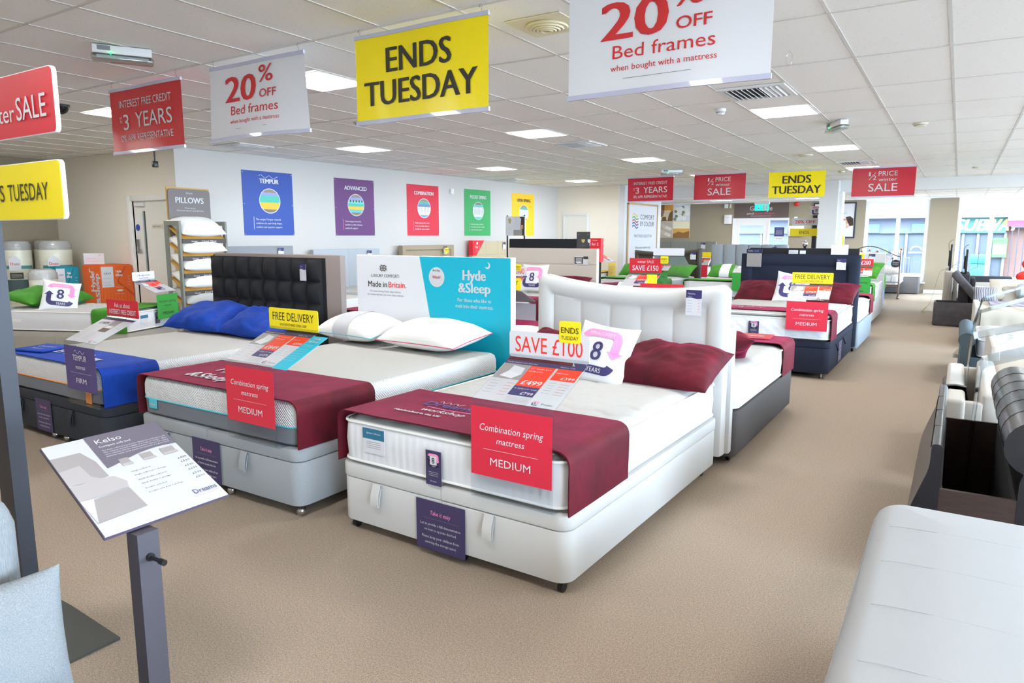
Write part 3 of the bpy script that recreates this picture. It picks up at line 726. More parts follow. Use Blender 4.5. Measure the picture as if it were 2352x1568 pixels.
# windows and doors in the back wall
def shopwindow(name, x0, x1, mx, n):
    b = nb(); y0, y1 = 22.44, 22.52; z0, z1, tr = .30, LOW-.03, 2.1
    box(b, x0, x0+.09, y0, y1, z0, z1); box(b, x1-.09, x1, y0, y1, z0, z1); box(b, x0+.09, x1-.09, y0, y1, z0, z0+.06); box(b, x0+.09, x1-.09, y0, y1, z1-.09, z1)
    for m in mx: box(b, m-.05, m+.05, y0, y1, z0+.06, z1-.09)
    box(b, x0+.09, x1-.09, y0-.004, y1+.004, tr-.05, tr+.05)
    o = struct(name, b, UPVC)
    xs = [x0+.09]+[q for m in mx for q in (m-.05, m+.05)]+[x1-.09]
    for a, c in zip(xs[::2], xs[1::2]):
        for za, zb in ((z0+.06, tr-.05), (tr+.05, z1-.09)):
            b = nb(); box(b, a, c, 22.475, 22.483, za, zb); part('glass_pane', b, GLASS, o)
    b = nb(); box(b, x0-.03, x1+.03, 22.33, 22.46, .27, .30); part('sill', b, UPVC, o)
    ld = bpy.data.lights.new('portal', 'AREA'); ld.shape = 'RECTANGLE'; ld.size = x1-x0; ld.size_y = z1-z0; ld.cycles.is_portal = True
    p = bpy.data.objects.new('window_portal', ld); C.objects.link(p); p.location = ((x0+x1)/2, 22.7, (z0+z1)/2); p.rotation_euler = (R(90), 0, 0) if False else (R(-90), 0, 0)
shopwindow('window_1', -2.32, -.75, (-1.49,), 1); shopwindow('window_2', -.09, 2.6, (.67, 1.7), 2)
b = nb()
for s in ((DX0, DX0+.07, 0, 2.03), (-4.98, -4.93, 0, 2.03), (DX1-.03, DX1, 0, 2.03), (DX0, DX1, 2.03, 2.1)): box(b, s[0], s[1], 22.38, 22.5, s[2], s[3])
d1 = struct('door_1', b, UPVC)
b = nb()
for s in ((DX0+.07, DX0+.20, 0.01, 2.03), (-5.1, -4.98, 0.01, 2.03), (DX0+.2, -5.1, 1.88, 2.03), (DX0+.2, -5.1, .01, .3)): box(b, s[0], s[1], 22.40, 22.45, s[2], s[3])
part('door_leaf', b, UPVC, d1); b = nb(); box(b, DX0+.2, -5.1, 22.42, 22.43, .3, 1.88); part('glass_pane', b, GLASS, d1); b = nb(); box(b, -4.93, DX1-.03, 22.42, 22.43, .0, 2.03); part('side_glass', b, GLASS, d1)
b = nb(); cyl(b, (-5.17, 22.39, .85), .015, .4, 10); part('pull_handle', b, CHROME, d1)
# staff door
b = nb()
for s in ((-11.06, -10.93, 6.165, 6.30, 0, 2.17), (-9.97, -9.85, 6.165, 6.30, 0, 2.17), (-10.93, -9.97, 6.165, 6.30, 2.08, 2.17)): rbox(b, *s, .008, 2)
d2 = struct('door_2', b, mat('gloss_white', (234, 232, 228), .3), None, True)
b = nb(); box(b, -10.92, -10.70, 6.215, 6.26, .01, 2.08); box(b, -10.62, -9.98, 6.215, 6.26, .01, 2.08); box(b, -10.70, -10.62, 6.215, 6.26, 1.93, 2.08); box(b, -10.70, -10.62, 6.215, 6.26, .01, .75); part('door_leaf', b, mat('door_white', (228, 226, 220), .45), d2)
b = nb(); box(b, -10.70, -10.62, 6.235, 6.24, .75, 1.93); part('vision_panel', b, mat('dark_glass', (60, 78, 78), .1), d2)
b = nb(); rbox(b, -10.88, -10.80, 6.195, 6.215, 1.28, 1.50, .004, 1); cyl(b, (-10.84, 6.17, 1.33), .012, .03, 10, 'y'); box(b, -10.85, -10.76, 6.165, 6.18, 1.315, 1.345); part('door_handle', b, CHROME, d2)
b = nb(); cyl(b, (-10.84, 6.205, 1.68), .05, .008, 20, 'y'); part('round_sign', b, mat('mandatory_blue', (30, 70, 170), .5), d2)
b = nb(); box(b, -10.45, -10.18, 6.205, 6.215, 1.66, 1.73); o = part('name_plate', b, mat('plate_cream', (220, 214, 200), .5), d2); p = Pr(o, (-10.315, 6.204, 1.68)); p.text(DARK, 'STAFF ONLY', 0, 0, .028, .22); p.flush()
b = nb(); rbox(b, -10.85, -10.6, 6.17, 6.215, 2.0, 2.06, .006, 1); part('door_closer', b, WHITEM, d2)
# private door in end wall
b = nb(); box(b, -8.93, -8.30, 16.73, 16.78, 0, 2.09)
d3 = struct('door_3', b, mat('door_white', (228, 226, 220), .45)); b = nb(); box(b, -8.97, -8.93, 16.70, 16.79, 0, 2.09); box(b, -8.30, -8.26, 16.70, 16.79, 0, 2.09); box(b, -8.97, -8.26, 16.70, 16.79, 2.09, 2.14); part('frame', b, W_WHITE, d3)
b = nb(); cyl(b, (-8.86, 16.69, 1.30), .012, .2, 8); part('door_handle', b, CHROME, d3)
b = nb(); cyl(b, (-8.42, 16.72, 1.32), .05, .008, 18, 'y'); part('round_sign', b, mat('mandatory_blue', (30, 70, 170), .5), d3)
o = d3; p = Pr(d3, (-8.55, 16.725, 1.48)); p.text(GREYT, 'PRIVATE', 0, 0, .03, .2); p.flush()
# column
b = nb(); box(b, -2.86, -2.46, 18.0, 18.4, 0, CEIL); box(b, -2.46, -2.38, 18.1, 18.5, 0, LOW); struct('wall_column', b, W_WHITE).name = 'column'
# boxed cream panel near base window? none

# ------------------------------------------------------------------ outside
OUTG = mat('outside_paving', (105, 103, 102), .9, bump=.2, scale=8); b = nb(); box(b, -25, 25, 22.7, 40, -.2, -.12); struct('ground_street', b, OUTG)
b = nb(); box(b, 5.3, 25, -10, 22.7, -.2, -.12); struct('ground_side', b, OUTG)
fa = thing('shop_parade', 'brick shop parade with tiled canopy and pale green panels across the street', 'building', (0, 30, 0))
BR = mat('outside_brick', (120, 92, 84), .9, col2=(100, 76, 70), scale=30); ROOF = mat('outside_roof_slate', (108, 116, 130), .8); DGL = mat('outside_shop_glass', (74, 80, 92), .4); MINT = mat('outside_mint', (84, 150, 132), .6)
b = nb(); box(b, -12, 10, .6, 1.2, -.2, 4.2); part('wall', b, BR, fa)
b = nb(); box(b, -12, 1.35, .5, .6, -.1, 1.66); part('shop_glass', b, DGL, fa)
for x in (-9, -7, -5, -3.4, -1.7, .1, .55, .95, 1.35):
    b = nb(); box(b, x-.04, x+.04, .42, .5, -.2, 1.7); part('shop_mullion', b, ROOF, fa)
b = nb(); box(b, -12, 1.35, .35, .5, 1.66, 2.22); part('fascia', b, mat('outside_fascia', (86, 92, 112), .6), fa)
for x0, x1 in ((-3.4, -2.62), (-1.55, -.2)):
    b = nb(); box(b, x0, x1, .3, .35, 1.68, 2.0); part('fascia_panel', b, MINT, fa)
b = nb(); box(b, -.2, 1.34, .3, .35, 1.68, 2.24); part('fascia_panel', b, mat('outside_teal', (62, 118, 112), .6), fa)
for k in range(14):
    b = nb(); z = 2.24+.13*k; box(b, -12, 10, -.25+.05*k, .3+.05*k, z, z+.125); part('roof_course', b, ROOF, fa)
b = nb(); box(b, -12, 10, .3, .6, 2.24, 4.1); part('roof_backing', b, mat('outside_roof_dark', (124, 132, 146), .8), fa)
b = nb(); box(b, 1.36, 4, .1, .3, 2.10, 2.46); part('sign_box', b, mat('outside_white', (215, 215, 215), .5), fa); b = nb(); box(b, 1.36, 4, .08, .3, 1.90, 2.10); part('sign_stripe', b, mat('outside_pink', (190, 50, 90), .5), fa)
p = Pr(fa, (-.18, .285, 1.76)); yy = mat('outside_sign_cream', (225, 205, 110), .5); p.text(mat('outside_white', (215, 215, 215), .5), 'SUB', 0, 0, .42, .9, al='l', bold=.05, sh=.25, l=3); p.text(yy, 'WAY', .84, 0, .42, 1.0, al='l', bold=.05, sh=.25, l=3); p.flush()
b = nb(); box(b, 1.0, 1.42, .3, .34, .82, 1.5); o = part('window_poster', b, mat('outside_green', (70, 150, 60), .6), fa); p = Pr(o, (1.21, .298, 1.15)); p.rect(WHITE, -.19, -.22, .19, .12); p.text(DARK, 'NATURE', -.05, .24, .05); p.circ(LINE, 0, -.05, .12, 2); p.flush()
for (x, z, w_, h_, m) in ((-.45, 1.1, .22, .3, WHITE), (-3.3, 1.0, .2, .15, WHITE), (-2.4, .9, .12, .2, mat('outside_green', (70, 150, 60), .6)), (-2.15, .86, .1, .12, PINK)):
    b = nb(); box(b, x, x+w_, .40, .42, z, z+h_); part('notice', b, m, fa)
p = Pr(fa, (-1.35, .38, .98)); p.band(WHITE, arc(0, 0, .2, 160, 20, 8), .04); p.rect(WHITE, -.25, -.05, .25, 0); p.circ(mat('outside_orange', (235, 150, 80), .5), -.5, .02, .07); p.flush()
b = nb(); box(b, -12, 1.35, .38, .42, -.15, .12); part('stall_riser', b, BR, fa)
fe = thing('railing', 'tall grey metal railings beside the sandwich shop', 'fence', (1.45, 29.6, -.15))
for zz in (.2, 2.0):
    b = nb(); box(b, 0, 4, -.02, .02, zz, zz+.04); part('rail', b, mat('outside_rail', (50, 54, 70), .6), fe)
q = nb(); cyl(q, (0, 0, 0), .012, 2.1, 6); me = mesh(q, mat('outside_rail', (50, 54, 70), .6), name='bar')
for k in range(22): addobj('bar', me, fe, (.05+.17*k, 0, 0))
bi = thing('litter_bin', 'pale turquoise litter bin outside the right shop window', 'bin', (.6, 29, -.13)); b = nb(); rprism(b, -.22, .22, -.2, .2, 0, .75, .05, .02); part('body', b, mat('outside_bin', (40, 120, 125), .5), bi, True); b = nb(); rprism(b, -.26, .26, -.24, .24, .75, 1.08, .08, .05); part('hood', b, mat('outside_bin', (40, 120, 125), .5), bi, True)
bo = thing('bollard', 'dark bollard on the paving outside the left shop window', 'bollard', (-1.45, 27.5, -.13)); b = nb(); lathe(b, (0, 0, 0), [(.09, 0), (.09, .95), (.07, .98), (.01, .985)], 14); part('post', b, mat('outside_bollard', (34, 38, 54), .5), bo, True)
# ------------------------------------------------------------------ showroom beds
def Wl(bx, by, rz, x, y, z=0):
    c, s = math.cos(rz), math.sin(rz); return (bx+c*x-s*y, by+s*x+c*y, z)
GREYF = fabric('grey_wool_fabric', (166, 169, 173), 26, 500, .3); CHARF = fabric('charcoal_fabric', (62, 64, 70), 14, 700); CREAMF = fabric('cream_faux_suede', (205, 204, 203), 5, 700, .08)
DKGF = fabric('dark_grey_weave', (96, 92, 92), 18, 600); NAVYF = fabric('navy_fabric', (42, 47, 62), 8, 700); BEIGEF = fabric('beige_fabric', (208, 196, 184), 8, 600); BLACKF = fabric('black_fabric', (46, 46, 48), 12, 500)
LGREYF = fabric('light_grey_fabric', (186, 189, 194), 10, 700); TAUPEF = fabric('taupe_fabric', (166, 152, 132), 10, 700); BROWNF = mat('brown_leatherette', (62, 54, 48), .5, bump=.1, scale=80)
# --- white divan, nearest
A1 = (-1.995, 2.52, R(-1.4)); WID = 1.38
t = divan((A1[0], A1[1], 0), A1[2], WID, 2.0, CREAMF, 'cream white two drawer divan bed with winged headboard, nearest the aisle', h=.375, seamx=.0)
def top1(x): 
    u = abs(x)/.715; return (1.262+.018*(-x/.715)) - .066*(1-u**2) - (.045*max(0, (u-.91)/.09)**2 if u > .91 else 0)
def f1(x, z, zt):
    e = min(.715-abs(x), (zt-z)*1.0)
    if e < .13: return .02+.030*math.sqrt(max(0, 1-((e-.065)/.066)**2)) if e > 0 else 0
    px = (x+.585)/1.17*5; fr = abs(px-round(px)); return .018+.016*math.sin(PI*min(.5, fr))**.4
b = nb(); slab(b, 1.43, .1, top1, .06, f1, 190, 80); part('headboard', b, CREAMF, t, True, loc=(0, 2.06, 0))
m1 = mattress((A1[0], A1[1], 0), A1[2], 1.36, 2.0, .388, .615, 'white quilted mattress on the cream divan nearest the aisle', group=None)
b = nb(); box(b, -.15+.0, 0, -.003, -.001, -.13, 0); o = part('care_label', b, WHITE, m1, loc=(-.36, -.004, .585)); p = Pr(o, (-.075, -.0035, 0)); p.rect(mat('label_teal', (40, 110, 140), .5), -.075, -.055, .075, 0); p.text(WHITE, 'Signature Collection', 0, -.028, .011, .1, sh=.2); p.lines(GREYT, -.05, .05, [-.07, -.08, -.09, -.1]); p.flush()
r1 = runner(Wl(*A1, 0, -.01), A1[2], 1.37, .388, .645, .60, MAROON, 'maroon velvet runner with slogan on the cream divan nearest the aisle', drop=.38, seed=1)
p = Pr(r1, (-.22, .28, .660), (1, 0, 0), (0, 1, 0), .0012); p.band(WHITE, [(-.1+.16*k/14, .12+.018*math.sin(k*1.5)) for k in range(15)], .004); p.text(mat('print_royal', (60, 70, 150), .5), 'Dreams', .02, .03, .075, .34, bold=.01); p.band(PINK, [(-.1+.3*k/8, .01-.012*math.sin(k/8*PI)) for k in range(9)], .006); p.text(WHITE, 'workshop', .05, -.07, .05, .28, sh=.3); p.text(WHITE, 'Handcrafted in the UK', -.05, -.14, .022, .3, bold=.02); p.flush()
badge_card(Wl(*A1, -.03, -.019, .545), A1[2], 'purple tag with the number 8 on the nearest mattress', .095, .17)
safety_card(Wl(*A1, -.0, -.012, .29), A1[2], 'dark purple Take it easy notice on the cream divan base', .30, .25)
acrylic_sign((-1.575, 2.475, .381), R(-1), 'clear stand with SAVE £100 header and red Combination spring panel, nearest the aisle', P_RED, COMB, H_SAVE, ('£499', '£799', '£399'))
def flag(loc, rz, label, s=1, txt=('ENDS', 'TUESDAY')):
    o = thing('sale_flag', label, 'sign', loc, rz); b = nb(); lp = rr(-.055*s, .055*s, 0, .10*s, .008, 0, 3); loft(b, [[(x, 0, z) for x, z in lp], [(x, .0015, z) for x, z in lp]]); part('card', b, YEL, o)
    p = Pr(o, (0, 0, 0)); p.text(DARK, txt[0], 0, .045*s, .028*s, .09*s, bold=.02); p.text(DARK, txt[1], 0, .015*s, .018*s, .09*s); p.flush(); return o
flag((-1.455, 2.786, 1.07), R(-1), 'yellow ENDS TUESDAY flag above the SAVE £100 header, nearest the aisle')
cushion8((-1.915, 4.12, .785), (R(62), R(5), R(-6)), .43, 'white square cushion with an 8 badge on the cream divan')
o, _ = pillow('pillow', (-1.49, 4.22, .735), (R(24), 0, R(-8)), .68, .44, .25, MAROON, 'maroon velvet pillow right of the 8 cushion on the cream divan', seed=1, wr=.02, group=None)
pillow('pillow', (-2.30, 4.22, .735), (R(24), 0, R(4)), .68, .44, .25, MAROON, 'maroon velvet pillow behind the SAVE £100 stand on the cream divan', seed=4, wr=.02)
price_tag((-1.428, 4.46, 1.205), A1[2], 'purple and white price tag on the cream winged headboard', .105, .165)
# --- grey divan
A2 = (-3.70, 2.47, 0)
t = divan((A2[0], A2[1], 0), 0, 1.52, 2.03, GREYF, 'mid grey fabric divan bed on silver ball castors', h=.40, feet='ball', z0=.07, seamx=-.04)
m2 = mattress((A2[0], A2[1]+.01, 0), 0, 1.50, 2.0, .412, .655, 'white knitted mattress with teal line and grey lower border', 'knit')
b = nb(); box(b, -.04, .04, -.004, 0, -.05, .01); o = part('brand_label', b, mat('label_aqua', (80, 190, 205), .6), m2, loc=(-.60, -.006, .505)); p = Pr(o, (0, -.0045, -.02)); p.text(WHITE, '&Sleep', 0, -.01, .016, .06, bold=.03); p.flush()
r2 = runner((A2[0], A2[1]-.002, 0), 0, 1.51, .412, .657, .60, MAROON, 'maroon velvet runner with white lettering on the grey divan', seed=3)
p = Pr(r2, (-.22, .28, .672), (1, 0, 0), (0, 1, 0), .0012); p.text(WHITE, '&Sleep', .0, -.16, .11, .42, bold=.05); p.text(WHITE, 'Hyde', .0, .03, .11, .3, bold=.05); p.flush()
safety_card((-3.75, 2.462, .335), 0, 'dark purple Take it easy notice on the grey divan base', .27, .26)
acrylic_sign((-3.255, 2.425, .405), R(-1), 'clear stand with FREE DELIVERY header and teal leaflet on the grey divan', P_RED, COMB, H_FREE, ('£849', '£1279', '£599'), side=True)
t = thing('display_headboard', 'white and teal card box headboard advertising luxury comfort mattresses', 'display board', (-3.72, 4.60, 0), 0)
b = nb(); rbox(b, -.82, .82, -.035, .035, .30, 1.385, .004, 1); part('card_box', b, mat('box_white', (232, 233, 238), .5), t)
p = Pr(t, (0, -.0355, 0)); X = lambda px: px
p.poly(TEAL, [(-.09, 1.382), (.815, 1.382), (.815, .304), (.13, .304)], 1)
p.text(DARK, '-LUXURY COMFORT-', -.48, 1.195, .028, .34); p.text(DARK, 'Made in', -.57, 1.11, .052, .22, bold=.02); p.text(ORNG, 'Britain.', -.34, 1.11, .052, .2, bold=.02); p.text(GREYT, 'The award winning Hyde & Sleep mattress.', -.48, 1.065, .016, .36); p.text(GREYT, 'For a better bed time, you need a better mattress.', -.48, 1.035, .016, .42); jack(p, -.50, 1.275, .075, .055)
p.circ(WHITE, .09, 1.215, .082, 2); p.circ(LINE, .09, 1.215, .060, 3); p.circ(WHITE, .09, 1.215, .058, 3.5); p.text(REDT, 'Which?', .09, 1.203, .026, .085, bold=.02, l=5); p.text(DARK, 'Best Buy', .09, 1.262, .018, .075, l=5)
p.text(WHITE, 'Hyde', .47, 1.20, .085, .22, bold=.05); p.text(WHITE, '&Sleep', .47, 1.10, .08, .31, bold=.05); p.text(WHITE, 'For those who like to', .47, 1.025, .030, .33, bold=.03); p.text(WHITE, 'melt into their mattress.', .47, .975, .030, .37, bold=.03); p.circ(WHITE, .60, 1.32, .026, 2); p.circ(TEAL, .592, 1.326, .02, 3); p.flush()
b = nb()
for x in (-.5, -.12, .1, .42, .7): box(b, x-.05, x+.05, -.03, -.022, 1.3855, 1.387)
part('flap_slots', b, GREYT, t)
PW = mat('pillow_white_knit', (244, 243, 240), .85, bump=.35, scale=45, kind='grid', dist=.004)
o, pos = pillow('pillow', (-4.28, 4.33, .765), (R(8), 0, R(-6)), .76, .44, .27, PW, 'white pillow with teal piping and grey paper band', pip=M_PIPET, seed=5, wr=.004); wrapband(o, pos, .76, .44, -.12, .08, mat('band_grey', (196, 197, 202), .5), label='grey paper band')
pillow('pillow', (-3.46, 4.30, .765), (R(8), 0, R(-4)), .82, .48, .27, PW, 'white pillow with pink piping in front of the card headboard', pip=M_PIPEP, seed=6, wr=.004)
# --- charcoal divan, left
A3 = (-5.72, 2.50, 0)
t = divan((A3[0], A3[1], 0), 0, 1.52, 2.03, CHARF, 'charcoal divan bed with black buttoned headboard on the left', h=.36, feet='ball', seamx=-.02)
NX, NZ = 8, 5.2
def ft(x, z, zt):
    if abs(x) > .81 or zt-z < .0: return .0
    u = (x+.83)/1.66*NX; v = (zt-.005-z)/.215; a = abs(math.sin(PI*u)); c = abs(math.sin(PI*v)); e = min(.86-abs(x), zt-z)
    return .008+.055*(a**.5)*(c**.5)
b = nb(); slab(b, 1.72, .1, lambda x: 1.345, .07, ft, 128, 90); part('headboard', b, BLACKF, t, True, loc=(-.12, 2.10, 0), label='black headboard of square padded tufts')
m3 = mattress((A3[0], A3[1], 0), 0, 1.50, 2.0, .372, .622, 'white mattress with orange line and grey border on the left', 'tempur')
b = nb(); box(b, -.035, .035, -.004, 0, -.09, .02); part('orange_tab', b, M_PIPEO, m3, loc=(.58, -.006, .46))
r3 = runner((A3[0], A3[1]-.002, 0), 0, 1.51, .372, .624, .42, BLUEV, 'royal blue velvet runner on the charcoal divan', seed=5)
p = Pr(r3, (0, .2, .639), (1, 0, 0), (0, 1, 0), .0012); p.text(WHITE, 'TEMPUR', -.1, -.02, .1, .62, bold=.03); p.text(WHITE, 'Original', -.52, .04, .035, .2, sh=.2); p.poly(WHITE, [(.12, -.13), (.42, -.13), (.42, .0), (.12, .0)], 3); p.poly(PHOTO, [(.2, -.10), (.3, -.10), (.3, -.03), (.2, -.03)], 4); p.flush()
t3 = thing('bed_throw_fold', 'folded blue cloth with white print at the left mattress corner', 'cloth', (-6.22, 2.72, .642), R(12)); b = nb(); rbox(b, -.17, .17, -.16, .14, 0, .014, .006, 2); part('fold', b, BLUEV, t3, True); p = Pr(t3, (0, 0, .0145), (1, 0, 0), (0, 1, 0)); p.text(WHITE, 'Contour', -.0, .0, .04, .2, sh=.2); p.text(WHITE, 'Tempur', .0, -.08, .03, .15, sh=.2); p.flush()
safety_card((-5.83, 2.492, .315), 0, 'dark purple Take it easy notice on the charcoal divan base', .24, .25)
acrylic_sign((-5.10, 2.44, .366), R(-1), 'clear stand with red interest free credit header and purple FIRM panel', P_PUR, ('TEMPUR', 'mattress', 'FIRM', WHITE), H_ASK, ('£1875', '', '£429'), card='tempur')
pillow('pillow', (-6.22, 4.22, .75), (R(20), 0, R(2)), .86, .50, .26, BLUEV, 'blue velvet pillow at the far left of the charcoal divan', seed=8, wr=.02)
pillow('pillow', (-5.42, 4.22, .74), (R(18), 0, R(-4)), .84, .50, .24, BLUEV, 'blue velvet pillow behind the FREE DELIVERY stand', seed=9, wr=.02)
price_tag((-5.18, 4.51, 1.29), 0, 'purple and white price tag on the black buttoned headboard', .085, .155, name='Tivoli')
# --- second row, heads back to back, feet away from the viewer
def rowB(cx, w, m, lab, hb=None, mm=None, rn=None, rnl=None, h=.37, z1=.615, y=6.60, l=1.92, hbw=None, hbh=1.3, hbm=None, mm_style='plain', mlab='', lid=False):
    t = divan((cx, y, 0), PI, w, l, m, lab, h=h, lid=lid, handles=False, split=False)
    if hbm: b = nb(); rbox(b, -(hbw or w)/2, (hbw or w)/2, l+.0, l+.07, .1, hbh, .012, 2); part('headboard', b, hbm, t, True)
    mattress((cx, y, 0), PI, w-.02, l-.02, h+.012, z1, mlab, mm_style)
    if rn: runner((cx, y+.006, 0), PI, w-.01, h+.012, z1+.028 if mm_style != 'knit' else z1, .48, rn, rnl, seed=cx)
    return t
rowB(-1.88, 1.40, DKGF, 'dark grey divan bed behind the cream winged headboard', rn=MAROON, rnl='maroon runner on the dark grey divan behind the cream headboard', mlab='white mattress on the dark grey divan', hbm=CREAMF, hbw=1.36, hbh=.95)
pillow('pillow', (-1.58, 5.25, .73), (R(-30), R(6), R(20)), .66, .42, .2, MAROON, 'maroon pillow on the dark grey divan behind the cream headboard', seed=11, wr=.024)
t = thing('leaflet', 'red sale leaflet lying face up on the far maroon runner', 'leaflet', (-1.56, 6.44, .662), R(4)); b = nb(); box(b, -.22, .22, -.16, .16, 0, .003); part('sheet', b, mat('leaflet_red', (205, 70, 84), .3), t); p = Pr(t, (0, 0, .0032), (-1, 0, 0), (0, -1, 0)); p.text(LINE, 'SAVE', 0, -.02, .07, .3, bold=.02); p.text(YEL, 'winter SALE', 0, -.1, .03, .2); p.flush()
acrylic_sign((-2.34, 6.65, .381), PI, 'clear stand with plain red header facing away behind the cream headboard', None, None, H_RED, ('£499', '£799', '£399'))
b = nb(); t = thing('sale_flag', 'plain yellow flag seen from behind over the cream headboard', 'sign', (-2.44, 6.335, 1.02), PI); box(b, -.05, .05, 0, .0015, 0, .17); part('card', b, YEL, t)
rowB(-3.72, 1.50, GREYF, 'grey divan bed hidden behind the card box headboard', rn=MAROON, rnl='maroon runner at the foot behind the card box headboard', mm_style='knit', mlab='white knitted mattress behind the card box headboard')
pillow('pillow', (-3.12, 5.1, .70), (0, 0, R(-10)), .7, .42, .16, PW, 'white pillow with pink piping behind the cream winged headboard', pip=M_PIPEP, seed=13, wr=.004)
acrylic_sign((-4.12, 6.66, .381), PI, 'clear stand seen from behind with yellow delivery header above it', mat('panel_back_pale', (222, 214, 220), .5), ('', '', '', WHITE), H_FREE, ('£849', '£1279', '£599'), back=mat('card_back', (205, 196, 198), .5))
rowB(-5.72, 1.55, DKGF, 'taupe divan bed behind the black buttoned headboard', rn=MAROON, rnl='maroon runner behind the black buttoned headboard', mlab='white mattress behind the black buttoned headboard', hbm=fabric('mushroom_fabric', (146, 134, 130), 14, 600), hbw=1.86, hbh=1.375)
t = thing('headboard_frame', 'brown black upholstered headboard back beside the tufted one', 'headboard', (-5.80, 4.645, 0)); b = nb(); rbox(b, -.88, .88, -.03, .01, .15, 1.36, .008, 2); part('board', b, mat('backing_black', (40, 36, 34), .9, bump=.3, scale=60), t, True)
pillow('pillow', (-4.98, 5.7, .72), (R(-20), 0, R(12)), .7, .45, .2, MAROON, 'maroon pillow seen between the black headboard and card box', seed=14, wr=.02)
# --- navy divan, third row
N1 = (-1.80, 8.15, 0)
t = divan((N1[0], N1[1], 0), 0, 1.40, 2.0, NAVYF, 'navy blue divan bed with framed navy headboard', h=.42, feet='glide', handles=False, split=False)
for fy in (.55, 1.15):
    b = nb(); tube(b, [(.70, -.07, .34), (.716, -.05, .30), (.725, 0, .26), (.716, .05, .25), (.70, .08, .28)], .007, 6); part('pull_handle', b, NAVYF, t, True, loc=(0, fy, 0))
def fn(x, z, zt):
    e = min(.76-abs(x), zt-z)
    if e < .15: return .02+.035*math.sqrt(max(0, 1-((e-.075)/.0755)**2))
    return .02
b = nb(); slab(b, 1.52, .1, lambda x: 1.31, .07, fn, 90, 60); part('headboard', b, NAVYF, t, True, loc=(-.03, 2.05, 0))
safety_card((-1.095, 8.98, .33), PI/2, 'dark purple notice on the side of the navy divan', .26, .24)
mN = mattress((N1[0], N1[1], 0), 0, 1.38, 1.98, .43, .66, 'white pocketed mattress with thick top on the navy divan', side_m=mat('mattress_zigzag', (236, 238, 244), .85, bump=.3, scale=5, kind='chev', dist=.01))
b = nb(); rprism(b, -.685, .685, .005, 1.975, .665, .715, .09, .018); part('pillow_top', b, M_MAT, mN, True)
b = nb(); tube(b, [(x, y, .69) for x, y in rr(-.688, .688, .002, 1.978, .09)], .005, 6, True); part('piping', b, M_PIPE, mN, True)
rN = runner((N1[0], N1[1]+.02, 0), 0, 1.39, .43, .717, .42, MAROON, 'maroon runner with white lettering on the navy divan', seed=7)
p = Pr(rN, (-.3, .2, .732), (1, 0, 0), (0, 1, 0), .0015); p.text(WHITE, 'TheraPur', -.05, -.02, .09, .6, bold=.02, sh=.2); p.text(LINE, 'advanced sleep comfort', -.02, -.1, .03, .42, sh=.2); p.flush()
badge_card((-1.90, 8.13, .60), 0, 'purple tag with the number 8 on the navy divan mattress', .115, .155)
acrylic_sign((-1.34, 8.10, .425), R(3), 'clear stand with FREE DELIVERY header and red panel on the navy divan', P_RED, COMB, H_FREE, ('£969', '£1399', '£799'))
cushion8((-1.80, 9.66, .88), (R(68), R(8), R(8)), .42, 'white square cushion with an 8 badge on the navy divan')
pillow('pillow', (-2.18, 9.78, .82), (R(30), 0, 0), .70, .45, .2, MAROON, 'maroon pillow left of the 8 cushion on the navy divan', seed=15, wr=.014)
pillow('pillow', (-1.38, 9.80, .82), (R(30), 0, R(-8)), .70, .45, .2, MAROON, 'maroon pillow behind the stand on the navy divan', seed=16, wr=.014)
price_tag((-1.29, 10.12, 1.26), 0, 'purple and white price tag on the navy headboard', .115, .145, name='Ranger')
t = thing('fabric_swatch', 'grey fabric swatch with dark printed header on the navy headboard corner', 'fabric sample', (-2.40, 10.10, 1.25)); b = nb(); rbox(b, -.1, .1, -.012, 0, -.12, .07, .005, 1); part('swatch', b, LGREYF if False else fabric('swatch_grey', (150, 145, 142), 12, 500), t, True); b = nb(); box(b, -.105, .105, -.014, .02, .07, .125); part('header_card', b, mat('swatch_navy', (28, 32, 66), .5), t); p = Pr(t, (0, -.0145, .08)); p.text(LINE, 'TheraPur', -.05, .012, .018, .07); p.text(mat('print_sky', (110, 170, 230), .5), 'ActiGel', .03, .012, .018, .06); p.flush()
# back-to-back behind navy
t = rowB(-1.80, 1.50, LGREYF if False else fabric('blue_grey_fabric', (148, 158, 168), 10, 500), 'blue grey divan bed behind the navy headboard', rn=MAROON, rnl='dark pink runner on the divan behind the navy headboard', y=12.05, l=1.75, mlab='white mattress on the divan behind the navy headboard', hbm=BLACKF, hbw=1.40, hbh=1.39, h=.40, z1=.64)
for x, y, w_, h_, s, m, lab in ((-1.90, 10.155, .12, .05, 'Dreams', WHITE, 'small white name card on top of the navy headboard'), (-1.78, 10.155, .075, .045, '', mat('card_ice', (215, 232, 240), .5), 'small pale blue card beside the white name card')):
    t = thing('name_card', lab, 'card', (x, y, 1.315)); b = nb(); box(b, -w_/2, w_/2, 0, .002, 0, h_); part('card', b, m, t)
    if s: p = Pr(t, (0, 0, .015)); p.text(NAVY, s, 0, 0, .024, .1); p.flush()
t = thing('white_sign_back', 'blank white back of a sign standing on the navy headboard', 'sign', (-1.33, 10.19, 1.31), 0); b = nb(); rbox(b, -.105, .105, 0, .004, 0, .13, .003, 1); part('card', b, mat('card_lilac', (228, 226, 238), .5), t); b = nb(); [tube(b, [(sx*.06-.01, 0, .13), (sx*.06, 0, .138), (sx*.06+.01, 0, .13)], .002, 5) for sx in (-1, 1)]; part('hook', b, CHROME, t)
t = thing('bed_finial', 'round chrome bed knob rising behind the navy headboard', 'bed knob', (-1.78, 10.29, 1.36)); b = nb(); lathe(b, (0, 0, 0), [(.012, 0), (.014, .03), (.022, .05), (.034, .075), (.036, .095), (.028, .118), (.012, .13), (.002, .132)], 16); part('knob', b, CHROME, t, True)
